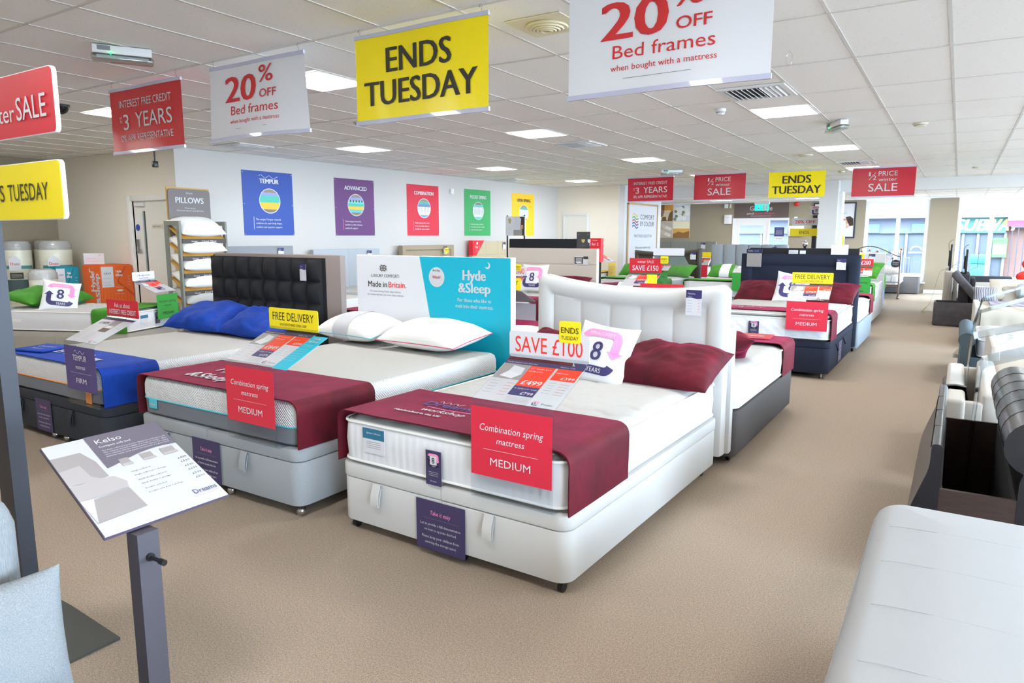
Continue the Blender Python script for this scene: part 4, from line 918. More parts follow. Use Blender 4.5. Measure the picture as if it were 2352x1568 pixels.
# --- SALE £150 bed and beige headboard bed (third row)
t = divan((-3.60, 8.15, 0), 0, 1.40, 2.0, CREAMF, 'cream divan bed left of the navy divan', h=.38, split=False, handles=False, lid=False); mattress((-3.60, 8.15, 0), 0, 1.38, 1.98, .392, .68, 'white mattress left of the navy divan')
runner((-3.60, 8.17, 0), 0, 1.39, .392, .71, .42, MAROON, 'maroon runner on the cream divan left of the navy divan', seed=8)
acrylic_sign((-3.33, 8.12, .49), R(2), 'clear stand with red winter SALE SAVE £150 header', P_GRN, ('Pocket spring', 'mattress', 'MEDIUM', DARK), H_150, ('£899', '£1299', '£599'), group=None)
flag((-3.08, 8.40, 1.215), R(2), 'yellow ENDS TUESDAY arrow flag on the SAVE £150 header', .9)
o, pos = pillow('pillow', (-3.92, 8.9, .80), (R(20), 0, R(10)), .7, .45, .18, MAROON, 'maroon pillow with white band and green triangle', seed=17); wrapband(o, pos, .7, .45, .0, .22, WHITE, label='white paper band with green triangle')
acrylic_sign((-3.35, 9.55, .69), PI+R(4), 'clear stand facing away with blank pale header right of SAVE £150', None, None, H_BLANK, ('', '', ''), back=mat('card_back_green', (160, 190, 172), .5))
t = divan((-5.66, 8.15, 0), 0, 1.55, 2.0, BEIGEF, 'beige divan bed with horizontally panelled beige headboard', h=.38, split=False, handles=False, lid=False)
def fb(x, z, zt):
    v = (zt-z)/.26; fr = abs(v-round(v)); return .02+.018*min(1, fr/.05)**.5 if zt-z > .03 else .02+.018*math.sqrt(max(0, 1-(1-(zt-z)/.03)**2))
b = nb(); slab(b, 1.64, .1, lambda x: 1.355, .06, fb, 10, 120); part('headboard', b, BEIGEF, t, True, loc=(0, 2.03, 0))
mattress((-5.66, 8.15, 0), 0, 1.53, 1.98, .392, .66, 'white mattress in front of the beige panelled headboard')
runner((-5.66, 8.17, 0), 0, 1.54, .392, .69, .42, MAROON, 'maroon runner on the beige divan', seed=9)
cushion8((-5.58, 9.45, .90), (R(70), 0, R(4)), .46, 'white square cushion with an 8 badge before the beige headboard')
pillow('pillow', (-5.15, 9.75, .78), (R(35), 0, 0), .7, .45, .2, MAROON, 'maroon pillow against the beige panelled headboard', seed=18)
acrylic_sign((-5.30, 8.10, .40), R(2), 'clear stand with red and white SAVE £100 header by the card box', P_RED, COMB, H_SAVE, ('£599', '£899', '£499')); flag((-5.22, 8.40, 1.07), R(2), 'yellow ENDS TUESDAY flag between card box and beige headboard', .9)
t = thing('photo_tag', 'small photo and price card on the beige panelled headboard', 'price tag', (-5.10, 10.13, 1.20)); b = nb(); box(b, -.12, .12, -.003, 0, -.10, .03); part('card', b, WHITE, t); p = Pr(t, (0, -.0032, 0)); p.rect(DARK, -.12, -.09, .03, .02); p.rect(PHOTO, -.1, -.06, .01, .01, 2); p.poly(WHITE, [(-.11, -.06), (-.02, -.05), (.02, -.08), (-.07, -.085)], 3); p.rect(DARK, .035, -.01, .12, .03, 2); p.lines(REDT, .09, .11, [-.03, -.045, -.06, -.075]); p.flush()
# row behind beige: black headboard with red card box corner
rowB(-5.7, 1.60, BLACKF, 'black divan bed behind the beige headboard', rn=GREENV, rnl='green runner behind the beige panelled headboard', y=12.15, l=1.82, mlab='white mattress behind the beige panelled headboard', hbm=BLACKF, hbw=1.72, hbh=1.505)
t = thing('corner_sleeve', 'red card sleeve with crest over the black headboard corner', 'sign', (-4.84, 10.250, 0)); b = nb(); loft(b, [[(-.30, y, 1.52), (.02, y, 1.52), (.02, y, 1.14), (-.01, y, 1.14)] for y in (-.005, .10)]); part('sleeve', b, mat('sleeve_red', (222, 30, 45), .4), t); p = Pr(t, (0, -.0055, 0)); p.poly(WHITE, [(-.21, 1.50), (-.16, 1.50), (-.16, 1.46), (-.185, 1.44), (-.21, 1.46)], 2); p.text(WHITE, 'FLAXBY', -.08, 1.475, .016, .09, bold=.02); p.text(WHITE, '3 for 2', -.10, 1.405, .045, .16, bold=.02); p.flush()
t = thing('info_board', 'small black notice board with gold crest on the black headboard', 'sign', (-5.13, 10.256, 0)); b = nb(); rbox(b, -.12, .12, -.012, 0, 1.36, 1.62, .003, 1); part('board', b, mat('board_black', (64, 64, 66), .5), t); p = Pr(t, (0, -.0125, 1.5)); GOLD = mat('print_gold', (185, 170, 100), .4); p.circ(GOLD, -.08, .08, .006); p.circ(GOLD, .08, .08, .006); p.poly(GOLD, [(-.03, 0), (.03, 0), (.03, -.03), (0, -.06), (-.03, -.03)], 2); p.lines(GOLD, -.04, .04, [-.1]); p.flush()
t = thing('poster_stand', 'black framed stand with a bedding photograph before the yellow poster', 'sign stand', (-6.72, 10.75, 0)); b = nb(); [box(b, x-.012, x+.012, -.01, .01, 0, 1.92) for x in (-.19, .17)]; box(b, -.3, .3, -.15, .15, 0, .01); part('stand_frame', b, BLACKM, t); b = nb(); rbox(b, -.21, .20, -.03, -.008, 1.56, 1.90, .003, 1); part('photo_board', b, WHITE, t); p = Pr(t, (0, -.031, 1.56)); p.rect(DARK, .09, .0, .19, .33); p.rect(PHOTO, -.04, .0, .14, .12, 2); p.poly(LINE, [(-.04, .1), (.1, .1), (.12, .3), (-.02, .32)], 3); p.poly(GOLD, [(-.15, .3), (-.09, .3), (-.09, .24), (-.12, .2), (-.15, .24)], 2); p.lines(GREYT, -.16, -.08, [.14, .12, .1, .05]); p.rect(mat('print_skin', (205, 150, 125), .6), .1, .12, .16, .19, 4); p.flush()
# --- rows further back
t = divan((-1.93, 13.45, 0), 0, 1.45, 2.0, CREAMF, 'pale divan bed with stitched white headboard near the shop window', h=.42, split=False, handles=False, lid=False)
def fw_(x, z, zt):
    v = (zt-z)/.20; fr = abs(v-round(v)); return .02+.015*min(1, fr/.06)**.5
b = nb(); slab(b, 1.48, .1, lambda x: 1.235, .08, fw_, 10, 90); part('headboard', b, CREAMF, t, True, loc=(0, 2.0, 0))
mattress((-1.93, 13.45, 0), 0, 1.44, 1.98, .43, .70, 'white mattress on the pale divan near the shop window')
runner((-1.93, 13.48, 0), 0, 1.45, .43, .725, .42, GREENV, 'lime green runner on the pale divan near the shop window', seed=10)
pillow('pillow', (-1.52, 15.05, .90), (R(42), 0, R(-20)), .66, .42, .2, GREENV, 'bright green pillow on the pale divan near the window', seed=19, wr=.02)
pillow('pillow', (-2.3, 15.1, .86), (R(35), 0, R(6)), .66, .42, .2, GREENV, 'green pillow hidden behind the navy headboard', seed=20)
acrylic_sign((-1.44, 13.40, .43), R(2), 'clear stand with red header and green panel near the window', P_GRN, ('Pocket spring', 'mattress', 'MEDIUM', DARK), (RED, [('SAVE £200', .25, .55, .8, .02)], WHITE, .13), ('£799', '£999', '£599')); flag((-1.44, 13.70, 1.16), R(2), 'yellow ENDS TUESDAY flag beside the navy headboard edge', .9)
price_tag((-1.42, 15.40, 1.21), 0, 'purple and white price tag on the stitched white headboard', .11, .15)
rowB(-2.0, 1.40, fabric('pale_blue_fabric', (128, 150, 184), 10, 500), 'pale blue divan bed behind the stitched white headboard', rn=GREENV, rnl='green runner hanging over the pale blue divan', y=17.35, l=1.75, mlab='white mattress on the pale blue divan', h=.42, z1=.70)
t = divan((-3.80, 13.45, 0), 0, 1.50, 2.0, GREYF, 'grey divan bed with tall buttoned channel headboard', h=.40, split=False, handles=False, lid=False)
def fc(x, z, zt):
    px = (x+.8)/1.6*6; fr = abs(px-round(px)); a = min(1, fr/.5); e = min(.8-abs(x), zt-z)
    d = .045*math.sqrt(max(0, 1-(1-a)**2))
    dz = abs(z-1.02); d -= .015*math.exp(-(dz/.03)**2)*math.exp(-(fr/.12)**2)
    return .015+max(0, d)
b = nb(); slab(b, 1.60, .1, lambda x: 1.365+.014*math.sqrt(max(0, 1-(2*abs(((x+.8)/1.6*6) % 1-.5))**2)), .07, fc, 132, 40); part('headboard', b, fabric('steel_grey_fabric', (142, 147, 154), 10, 500), t, True, loc=(0, 2.02, 0))
mattress((-3.80, 13.45, 0), 0, 1.48, 1.98, .41, .68, 'white mattress on the divan with buttoned channel headboard')
runner((-3.80, 13.48, 0), 0, 1.49, .41, .705, .45, GREENV, 'green runner on the divan with buttoned channel headboard', seed=11)
o, pos = pillow('pillow', (-4.12, 14.98, .82), (R(30), 0, 0), .72, .45, .2, GREENV, 'green pillow with white band before the channel headboard', seed=21); wrapband(o, pos, .72, .45, -.1, .1, WHITE, label='white paper band')
acrylic_sign((-3.36, 13.40, .42), R(2), 'clear stand with plain green panel left of the navy headboard', P_GRN, ('', '', '', DARK), None, ('', '', ''))
price_tag((-3.25, 15.42, 1.33), 0, 'purple and white price tag on the grey channel headboard', .11, .15)
t = divan((-5.65, 13.45, 0), 0, 1.45, 2.0, BROWNF, 'brown leather divan bed with curved top headboard', h=.38, split=False, handles=False, lid=False)
def topb(x): return 1.20-.06*(1-(abs(x)/.78)**2)+.035*x
def fbr(x, z, zt):
    e = min(.78-abs(x), zt-z)
    if e < .1: return .02+.035*math.sqrt(max(0, 1-((e-.05)/.051)**2))
    px = (x+.68)/1.36*5; fr = abs(px-round(px)); return .01+.01*min(1, fr/.06)**.5
b = nb(); slab(b, 1.56, .1, lambda x: topb(x)+.06, .07, fbr, 90, 50); part('headboard', b, BROWNF, t, True, loc=(.05, 2.0, 0))
mattress((-5.65, 13.45, 0), 0, 1.43, 1.98, .392, .66, 'white mattress in front of the brown curved headboard'); runner((-5.65, 13.48, 0), 0, 1.44, .392, .69, .42, GREENV, 'green runner on the bed with brown curved headboard', seed=12)
pillow('pillow', (-6.15, 14.95, .80), (R(32), 0, 0), .7, .45, .2, GREENV, 'green pillow at the left of the brown curved headboard', seed=22)
pillow('pillow', (-5.15, 14.95, .80), (R(32), 0, R(-10)), .7, .45, .2, GREENV, 'green pillow at the right of the brown curved headboard', seed=23)
acrylic_sign((-5.05, 13.40, .42), R(2), 'clear stand with white SAVE header before the brown curved headboard', P_GRN, ('Pocket spring', 'mattress', 'MEDIUM', DARK), H_SAVE, ('£599', '£899', '£499'))
price_tag((-4.98, 15.38, 1.20), 0, 'purple and white price tag on the brown curved headboard', .13, .16)
t = divan((-6.55, 17.9, 0), 0, 1.45, 2.0, GREYF, 'far grey divan bed with vertical panel headboard', h=.38, split=False, handles=False, lid=False)
def fp(x, z, zt): px = (x+.8)/1.6*6; fr = abs(px-round(px)); return .02+.012*min(1, fr/.04)**.5
b = nb(); slab(b, 1.60, .1, lambda x: 1.40, .08, fp, 120, 4); part('headboard', b, fabric('olive_grey_fabric', (142, 142, 134), 8, 500), t, True, loc=(-.05, 2.02, 0))
mattress((-6.55, 17.9, 0), 0, 1.43, 1.98, .392, .70, 'white mattress on the far grey divan'); pillow('pillow', (-6.1, 19.4, .86), (R(30), 0, 0), .66, .42, .2, mat('cushion_white', (240, 240, 242), .85), 'white pillow on the far grey divan', seed=24); price_tag((-6.15, 19.86, 1.37), 0, 'purple and white price tag on the far vertical panel headboard', .13, .17)
acrylic_sign((-5.6, 17.84, .40), R(2), 'small clear stand with yellow header in front of the far wall', P_RED, ('', '', '', WHITE), (YEL, [], DARK, .14), ('', '', ''))
# ------------------------------------------------------------------ poster wall
wd = Vector((.6, 10.52, 0)).normalized(); WR = math.atan2(wd.y, wd.x)
def onwall(y, off=0.0): 
    k = (y-6.2)/10.52; return Vector((KX+.6*k, y, 0)) + Vector((wd.y, -wd.x, 0))*off
def poster(y, m, title, tm, label, body, kind):
    c = onwall(y, .006); t = thing('wall_poster', label, 'poster', (c.x, c.y, 1.56), WR); b = nb(); rbox(b, -.48, .48, 0, .006, 0, 1.03, .002, 1); part('board', b, m, t)
    p = Pr(t, (0, -.0005, 0), gap=.0012); cx, cy, r = 0.02, .56, .19
    if kind == 't': p.text(tm, title, .02, .84, .075, .36, bold=.05); p.band(tm, [(-.17+.36*k/16, .955+.022*math.sin(k*.9)-.02*k/16) for k in range(17)], .006)
    else: p.text(tm, title, .02, .83, .075, .58 if len(title) > 8 else .54, bold=.03)
    p.circ(WHITE, cx, cy, r+.012, 2, 40); 
    cols = {'t': [(130, 115, 105), (235, 190, 60), (235, 190, 60), (80, 190, 170), (80, 190, 170), (150, 160, 210), (150, 135, 120)], 'a': [(140, 125, 110), (110, 190, 190), (235, 190, 60), (80, 190, 170), (130, 210, 200), (150, 160, 210), (150, 135, 120)], 'c': [(120, 150, 190), (235, 235, 240), (225, 225, 225), (225, 225, 225), (120, 130, 190), (80, 180, 170), (150, 135, 120)], 'p': [(110, 190, 190), (225, 225, 225), (215, 215, 215), (215, 215, 215), (225, 225, 225), (110, 190, 190), (130, 115, 105)], 'o': [(80, 80, 80), (235, 235, 235), (220, 220, 220), (220, 220, 220), (235, 235, 235), (90, 170, 160), (150, 135, 120)]}[kind]
    n = len(cols)
    for k, cc in enumerate(cols):
        y0 = -r+2*r*k/n; y1 = -r+2*r*(k+1)/n; pts = []
        for q in range(7): yy = y0+(y1-y0)*q/6; pts.append((cx+math.sqrt(max(0, r*r-yy*yy)), cy+yy))
        pts += [(2*cx-a, bb) for a, bb in pts[::-1]]
        p.poly(mat('poster_tone_%d_%d_%d' % cc, cc, .6), pts, 3)
    if kind in 'cpo':
        for k in range(-3, 4): hh = math.sqrt(r*r-(k*.045)**2)*.55; p.rect(GREYT, cx+k*.045-.004, cy-hh, cx+k*.045+.004, cy+hh, 4)
    if kind == 'a':
        for k in range(5): p.rect(DARK, cx-.15+.07*k, cy+.05, cx-.12+.07*k, cy+.09, 4)
    p.rect(PINK if kind != 't' else WHITE, -.30, .10, -.292, .30)
    for k, s in enumerate(body): p.text(tm, s, -.26, .245-.062*k, .032, None, al='l', bold=.01)
    for x in (-.46, .46):
        for y_ in (.02, .5, 1.0): p.circ(LINE, x, y_, .006, 2, 8)
    p.flush()
poster(7.76, mat('poster_blue', (32, 70, 160), .5), 'TEMPUR', WHITE, 'blue mattress poster on the pale wall, leftmost of five', ['The unique Tempur material', 'conforms to your body shape,', 'comfort and superior support.'], 't')
poster(9.62, mat('poster_purple', (98, 48, 112), .5), 'ADVANCED', WHITE, 'purple ADVANCED poster on the pale wall', ['Technological materials', 'combine to offer ultimate', 'comfort & support'], 'a')
poster(11.47, mat('poster_red', (205, 38, 62), .5), 'COMBINATION', WHITE, 'red COMBINATION poster on the pale wall', ['Pocket springs with a layer', 'of memory foam, latex or', 'ActiGel for extra comfort.'], 'c')
poster(13.28, mat('poster_green', (48, 160, 90), .5), 'POCKET SPRING', WHITE, 'green POCKET SPRING poster on the pale wall', ['Individual springs encased in', 'own pockets distribute weight', 'evenly & relieve pressure.'], 'p')
poster(15.10, mat('poster_yellow', (245, 192, 30), .5), 'OPEN SPRING', DARK, 'yellow OPEN SPRING poster on the pale wall', ['', '', ''], 'o')
c = onwall(12.35, .03); t = thing('wall_sensor', 'small white box high on the pale wall beside the green poster', 'sensor', (c.x, c.y, 2.45), WR); b = nb(); rbox(b, -.045, .045, -.03, .03, 0, .11, .006, 2); part('case', b, WHITEM, t, True)
def wallbed(y, w, m, hh, label, f, nx, nz, rn=None, rnl=None, mstyle='plain', mlab='', tagn='', hw=None):
    c = onwall(y, .12); rz = WR-PI; rz = WR - PI/2 - PI/2 + PI/2
    # bed head at wall, foot towards +x : local +y must point to the wall
    rz = WR; fx = c.x+2.05*wd.y; fy = c.y-2.05*wd.x
    t = divan((fx, fy, 0), rz, w, 2.0, m, label, h=.38, split=False, handles=False, lid=False)
    b = nb(); slab(b, hw or w+.06, .1, lambda x: hh, .06, f, nx, nz); part('headboard', b, m, t, True, loc=(0, 2.0, 0))
    mattress((fx, fy, 0), rz, w-.02, 1.98, .392, .64, mlab, mstyle)
    if rn: runner(Wl(fx, fy, rz, 0, -.006), rz, w-.01, .392, .64, .5, rn, rnl, seed=y)
    if tagn: price_tag(Wl(fx, fy, rz, w*.33, 1.95, hh-.03), rz, tagn, .11, .16)
    return fx, fy, rz
wallbed(7.35, 1.35, fabric('mid_grey_linen', (150, 154, 160), 14, 500), 1.39, 'grey linen divan bed under the blue poster', lambda x, z, zt: .02+(.01 if zt-z > .1 and abs(x) < .6 else 0), 60, 40, mlab='white mattress under the blue poster', tagn='purple and white price tag on the headboard under the blue poster')
fx, fy, rz = wallbed(9.25, 1.50, fabric('pale_grey_linen', (178, 184, 192), 8, 500), 1.315, 'pale grey panelled divan bed under the purple poster', lambda x, z, zt: .02+.008*min(1, abs(((x+.78)/.39)-round((x+.78)/.39))/.03)**.5*min(1, abs(((zt-z)/.42)-round((zt-z)/.42))/.03 if zt-z > .1 else 1)**.5, 130, 60, rn=BLUEV, rnl='blue runner on the wall bed under the purple poster', mstyle='knit', mlab='white and grey mattress under the purple poster', tagn='tilted purple price tag on the pale grey panelled headboard')
acrylic_sign(Wl(fx, fy, rz, -.35, -.05, .41), rz+R(0), 'clear stand with red interest free credit header under the purple poster', P_PUR, ('TEMPUR', 'mattress', 'SOFT', WHITE), H_ASK, ('£1575', '', '£429'), card='tempur')
t = thing('sale_flag', 'plain yellow flag left of the card box headboard', 'sign', (-6.62, 7.75, 1.02), R(30)); b = nb(); rbox(b, -.10, .16, 0, .002, 0, .15, .001, 1); part('card', b, YEL, t); b = nb(); cyl(b, (.03, .004, -1.02), .003, 1.04, 6); part('stem', b, ACR, t); b = nb(); cyl(b, (.03, .004, -1.02), .08, .006, 16); part('foot', b, ACR, t)
wallbed(11.40, 1.50, TAUPEF, 1.365, 'taupe divan bed with framed headboard under the red poster', lambda x, z, zt: (.05 if min(.78-abs(x), zt-z) < .1 else .02), 90, 60, mlab='white mattress under the red poster', tagn='white and purple price tag on the taupe framed headboard')
flag(tuple(Wl(*[onwall(11.85, .3).x, onwall(11.85, .3).y, 0], 0, 0, 1.20)), WR, 'yellow flag hanging from the taupe framed headboard', 1.1)
def fbt(x, z, zt):
    a = (x+.7)/.46; c_ = (zt-z)/.32; d = min(abs(a-round(a))/.05, abs(c_-round(c_))/.05 if zt-z > .1 else 9); return .02+.014*min(1, d)**.5
wallbed(13.55, 1.40, fabric('sand_fabric', (200, 186, 158), 8, 500), 1.44, 'sand coloured divan bed with squared headboard under the green poster', fbt, 120, 80, mlab='white mattress under the green poster', tagn='white price tag on the sand coloured headboard')
c = onwall(13.1, .2); t = thing('corner_sleeve', 'red card sleeve over the left corner of the sand headboard', 'sign', (c.x, c.y-.02, 0), WR); b = nb(); loft(b, [[(-.26, y, 1.455), (.16, y, 1.455), (-.13, y, 1.12), (-.26, y, 1.12)] for y in (-.02, .1)]); part('sleeve', b, mat('sleeve_red', (222, 30, 45), .4), t); p = Pr(t, (0, -.0205, 0)); p.text(WHITE, '3 for 2', -.1, 1.28, .06, .16, bold=.02); p.poly(WHITE, [(-.13, 1.42), (-.07, 1.42), (-.07, 1.38), (-.10, 1.36), (-.13, 1.38)], 2); p.lines(WHITE, -.17, -.05, [1.24, 1.22, 1.2]); p.flush()
t = thing('sale_card', 'small pink card beside the beige panelled headboard', 'sign', (-6.62, 10.735, 1.14)); b = nb(); rbox(b, -.06, .1, 0, .003, 0, .16, .002, 1); part('card', b, mat('card_pink', (228, 110, 150), .5), t); p = Pr(t, (0, -.0005, 0)); p.text(WHITE, '£1', .0, .04, .05); p.flush()
# yellow-panel stand against end wall
fx, fy = -6.1, 15.0
t = divan((-6.95, 15.0, 0), PI/2, 1.2, 1.3, CREAMF, 'small pale divan before the end wall', h=.50, split=False, handles=False, lid=False); mattress((-6.95, 15.0, 0), PI/2, 1.18, 1.28, .512, .70, 'white mattress on the small pale divan before the end wall'); runner((-6.94, 15, 0), PI/2, 1.19, .512, .72, .4, mat('yellow_velvet', (230, 190, 30), .8), 'yellow runner on the small divan before the end wall')
acrylic_sign((-6.90, 15.3, .505), PI/2, 'clear stand with yellow firmness panel before the end wall', mat('firmness_yellow', (222, 190, 70), .4), ('Open spring', 'mattress', 'SOFT', GREYT), H_BLANK, ('', '', ''))

# ------------------------------------------------------------------ left corner
G = (-8.64, 5.06, R(113))
GL = lambda x, y, z: Wl(G[0], G[1], G[2], x, y, z)
t = divan((G[0], G[1], 0), G[2], 1.0, 1.95, mat('putty_base', (168, 164, 156), .7), 'putty grey single bed with drawers in the left corner', h=.375, split=False, handles=False, lid=False, feet='glide')
for y in (.15, 1.0):
    b = nb(); rbox(b, -.507, -.499, y, y+.75, .09, .32, .003, 1); part('drawer', b, mat('putty_base', (168, 164, 156), .7), t)
mattress((G[0], G[1], 0), G[2], .98, 1.93, .385, .63, 'white single mattress with brass vents in the left corner')
b = nb(); 
runner(GL(0, -.008, 0), G[2], .99, .385, .65, .48, GREENV, 'green runner on the single bed in the left corner', seed=2)
t = thing('care_label', 'white and teal care label on the green runner bed', 'label', GL(-.18, -.004, .57), G[2]); b = nb(); box(b, -.07, .07, -.003, -.001, -.11, 0); part('card', b, WHITE, t); p = Pr(t, (0, -.0035, 0)); p.rect(mat('label_teal', (40, 110, 140), .5), -.07, -.04, .07, 0); p.flush()
badge_card(GL(.06, -.016, .58), G[2], 'purple tag with number 8 on the single mattress', .08, .14)
acrylic_sign(GL(.24, -.04, .378), G[2], 'clear stand with green MEDIUM panel on the single bed', P_GRN, ('Pocket spring', 'mattress', 'MEDIUM', DARK), (mat('header_lilac', (222, 224, 240), .4), [('a 5★ night comfort', .5, .2, .6, 0), ('guarantee', .2, .18, .4, 0)], NAVY, .11), ('£669', '£899', '£449'))
pillow('pillow', GL(-.05, 1.60, .755), (R(12), 0, G[2]), .75, .5, .22, GREENV, 'green velvet pillow at the head of the single bed', seed=25, wr=.02)
pillow('pillow', GL(.30, 1.45, .74), (R(12), 0, G[2]+R(20)), .6, .42, .18, GREENV, 'green pillow tip right of the leaning 8 cushion', seed=26)
cushion8(GL(-.22, 1.12, .79), (R(64), R(10), R(62)), .42, 'white square cushion with an 8 badge on the single bed')
PLB = mat('pack_film', (228, 228, 224), .25, coat=.4); DUV = mat('duvet_cream', (232, 230, 212), .6, bump=.3, scale=5, kind='wavez', dist=.008, coat=.2)
def duvet(x, y, r, h, label, brand=True, z=0):
    t = thing('rolled_mattress', label, 'rolled mattress', (x, y, z), R(64)); b = nb(); lathe(b, (0, 0, 0), [(r*.9, 0), (r, .03), (r*1.01, h*.3), (r*.99, h*.6), (r, h-.12), (r*.97, h-.06), (r*.86, h-.02)], 28); part('roll', b, DUV, t, True)
    b = nb(); lathe(b, (0, 0, 0), [(r*1.015, h-.14), (r*1.0, h-.05), (r*.85, h), (r*.5, h+.02), (.001, h+.01)], 28); part('film_top', b, mat('pack_film_top', (176, 176, 176), .2, coat=.5, bump=.6, scale=25, dist=.02), t, True)
    if brand:
        for (z0, z1, m) in ((h*.70, h*.735, mat('band_teal', (90, 150, 155), .6)), (h*.36, h*.58, mat('band_dark', (78, 100, 104), .5))):
            b = nb(); loft(b, [[(1.004*(r+.003)*math.sin(R(a)), -1.004*(r+.003)*math.cos(R(a)), zz) for a in range(-50, 75, 8)] for zz in (z0, z1)], cap=False, closed=False); part('printed_band', b, m, t, True)
        p = Pr(t, (0, -r-.012, 0)); p.poly(WHITE, [(-.11, h*.68), (.05, h*.68), (.05, h*.8), (-.03, h*.85), (-.11, h*.8)], 2); p.text(REDT, 'Doze', -.03, h*.74, .05, .12, l=3, bold=.02); p.rect(DARK, -.11, h*.59, .07, h*.66, 2); p.lines(WHITE, -.09, .05, [h*.61, h*.625, h*.64], .004, 3); p.text(REDT, '8', -.08, h*.25, .05); p.flush()
duvet(-13.0, 5.40, .20, 1.46, 'tall rolled mattress in clear wrap with pink label, far left')
duvet(-13.07, 5.85, .16, 1.47, 'slim plain rolled mattress between the two labelled rolls', False)
duvet(-12.50, 5.75, .235, 1.47, 'tall rolled mattress in clear wrap nearest the orange box')
duvet(-11.48, 5.08, .185, 1.05, 'short rolled mattress with grey film top behind the 8 cushion')
OB = mat('carton_orange', (226, 98, 28), .6); OBD = mat('carton_orange_dark', (196, 78, 20), .6); TB = mat('carton_teal', (12, 140, 160), .6); TBD = mat('carton_teal_dark', (8, 104, 124), .6)
def hbox(x0, x1, y0, y1, z1, m, D, label, price):
    t = thing('mattress_box', label, 'cardboard box', (x1, y0, 0)); w_ = x1-x0; d = y1-y0; b = nb(); rbox(b, -w_, 0, 0, d, 0, z1, .006, 1); part('carton', b, m, t)
    b = nb(); rbox(b, -w_+.02, -.02, .02, d-.02, z1, z1+.012, .004, 1); part('lid_flap', b, m, t)
    p = Pr(t, (.0005, d/2, 0), (0, 1, 0), (0, 0, 1), .001); q = d/2
    for k in range(9):
        for r_ in range(7): p.rect(D, -q*.92+q*.205*k, .56+.03*r_, -q*.92+q*.205*k+.012, .572+.03*r_)
    p.poly(D, [(q, z1*.55), (q*.0, z1*.76), (q*.0, z1*.79), (q, z1*.59)]); p.poly(D, [(q*.5, z1*.985), (q*.0, z1*.79), (q*.0, z1*.76), (q*.6, z1*.985)])
    p.text(WHITE, 'Hyde', q*.12, z1*.90, .04, q*.34, bold=.04); p.text(WHITE, '&Sleep', q*.12, z1*.85, .04, q*.42, bold=.04)
    for k in range(4): p.text(WHITE, ('Super', 'King', 'Double', 'Single')[k], q*.72, z1*(.84-.04*k), .014)
    p.rect(WHITE, -q*.94, z1*.70, -q*.22, z1*.985, 2); p.text(DARK, price, -q*.58, z1*.88, .03, q*.4, l=3); p.lines(GREYT, -q*.86, -q*.4, [z1*.82, z1*.77, z1*.73], .003, 3)
    p.poly(mat('hole_cream', (220, 205, 195), .6), [(q*.12+.05*math.cos(2*PI*k/16), z1*.65+.016*math.sin(2*PI*k/16)) for k in range(16)], 3); p.text(WHITE, 'lift with your legs', q*.12, z1*.69, .014, q*.5, l=3); p.text(WHITE, 'not with your back', q*.12, z1*.60, .014, q*.5, l=3); p.flush()
    p = Pr(t, (-w_/2, -.0005, 0), gap=.001); p.text(WHITE, 'Hyde', w_*.18, z1*.78, .13, .30, bold=.05, vert=True); p.text(WHITE, '&Sleep', w_*.42, z1*.68, .13, .46, bold=.05, vert=True); p.circ(WHITE, -w_*.05, z1*.935, .035); p.circ(m, -w_*.02, z1*.945, .026, 2); p.flush()
    return t
hbox(-11.50, -10.98, 5.65, 6.15, 1.10, OB, OBD, 'orange mattress carton priced £424 between the teal carton and staff door', '£424')
hbox(-11.98, -11.62, 5.32, 5.66, 1.07, TB, TBD, 'teal mattress carton beside the rolled mattresses', '£304')
t = thing('small_sign', 'small white card with pink writing standing on the cartons', 'sign', (-11.42, 5.80, 1.112), R(40)); b = nb(); rbox(b, -.15, .15, 0, .003, 0, .17, .001, 1); part('card', b, WHITE, t); p = Pr(t, (0, -.0005, 0)); p.text(PINK, 'Take me', -.12, .08, .024, .14, al='l'); p.text(PINK, 'home today', -.12, .04, .024, .2, al='l'); p.text(REDT, 'Hyde', .09, .135, .015); p.flush()
# pillow rack
RG = mat('rack_grey_green', (128, 130, 122), .6); RW = mat('rack_wood', (205, 158, 80), .6)
rk = thing('pillow_rack', 'grey framed pillow rack with slanted shelves by the wall corner', 'display rack', (-9.22, 5.88, 0), PI/2)
# local: x along +Y world (width .80), y towards wall (-X world), front at y=0
for x in (0, .73):
    b = nb()
    for y in (0, .30): box(b, x-.016, x+.016, y, y+.06, 0, 1.76)
    box(b, x-.016, x+.016, .06, .30, 1.70, 1.76); box(b, x-.016, x+.016, .06, .30, .08, .14); part('side_frame', b, RG, rk)
b = nb(); box(b, .0, .73, .30, .33, 0.1, .16); part('back_rail', b, RG, rk)
b = nb(); box(b, .03, .70, .31, .33, 1.5, 2.24); part('header_frame', b, RW, rk)
b = nb(); rprism(b, .07, .73, 0, .012, 0, .7, .05); bb = nb(); lp = rr(-.33, .33, 1.52, 2.22, .05, 0, 5); loft(bb, [[(x+.365, .290, z) for x, z in lp], [(x+.365, .308, z) for x, z in lp]]); b.free(); hd = part('header_board', bb, mat('rack_header', (112, 104, 104), .5), rk); p = Pr(hd, (.365, .289, 1.52)); p.text(WHITE, 'PILLOWS', 0, .50, .085, .44, bold=.02); p.text(LINE, 'Dreams', 0, .63, .03, .1); p.text(LINE, 'We can help you', 0, .42, .022, .17); p.text(LINE, 'find the perfect pillow for a great night\'s sleep', 0, .385, .022, .42); p.flush()
PN = ['Cloud Pillow', 'Comfort Pillow', 'Acti Gel Pillow', 'Cool Pillow', 'Memory Pillow']
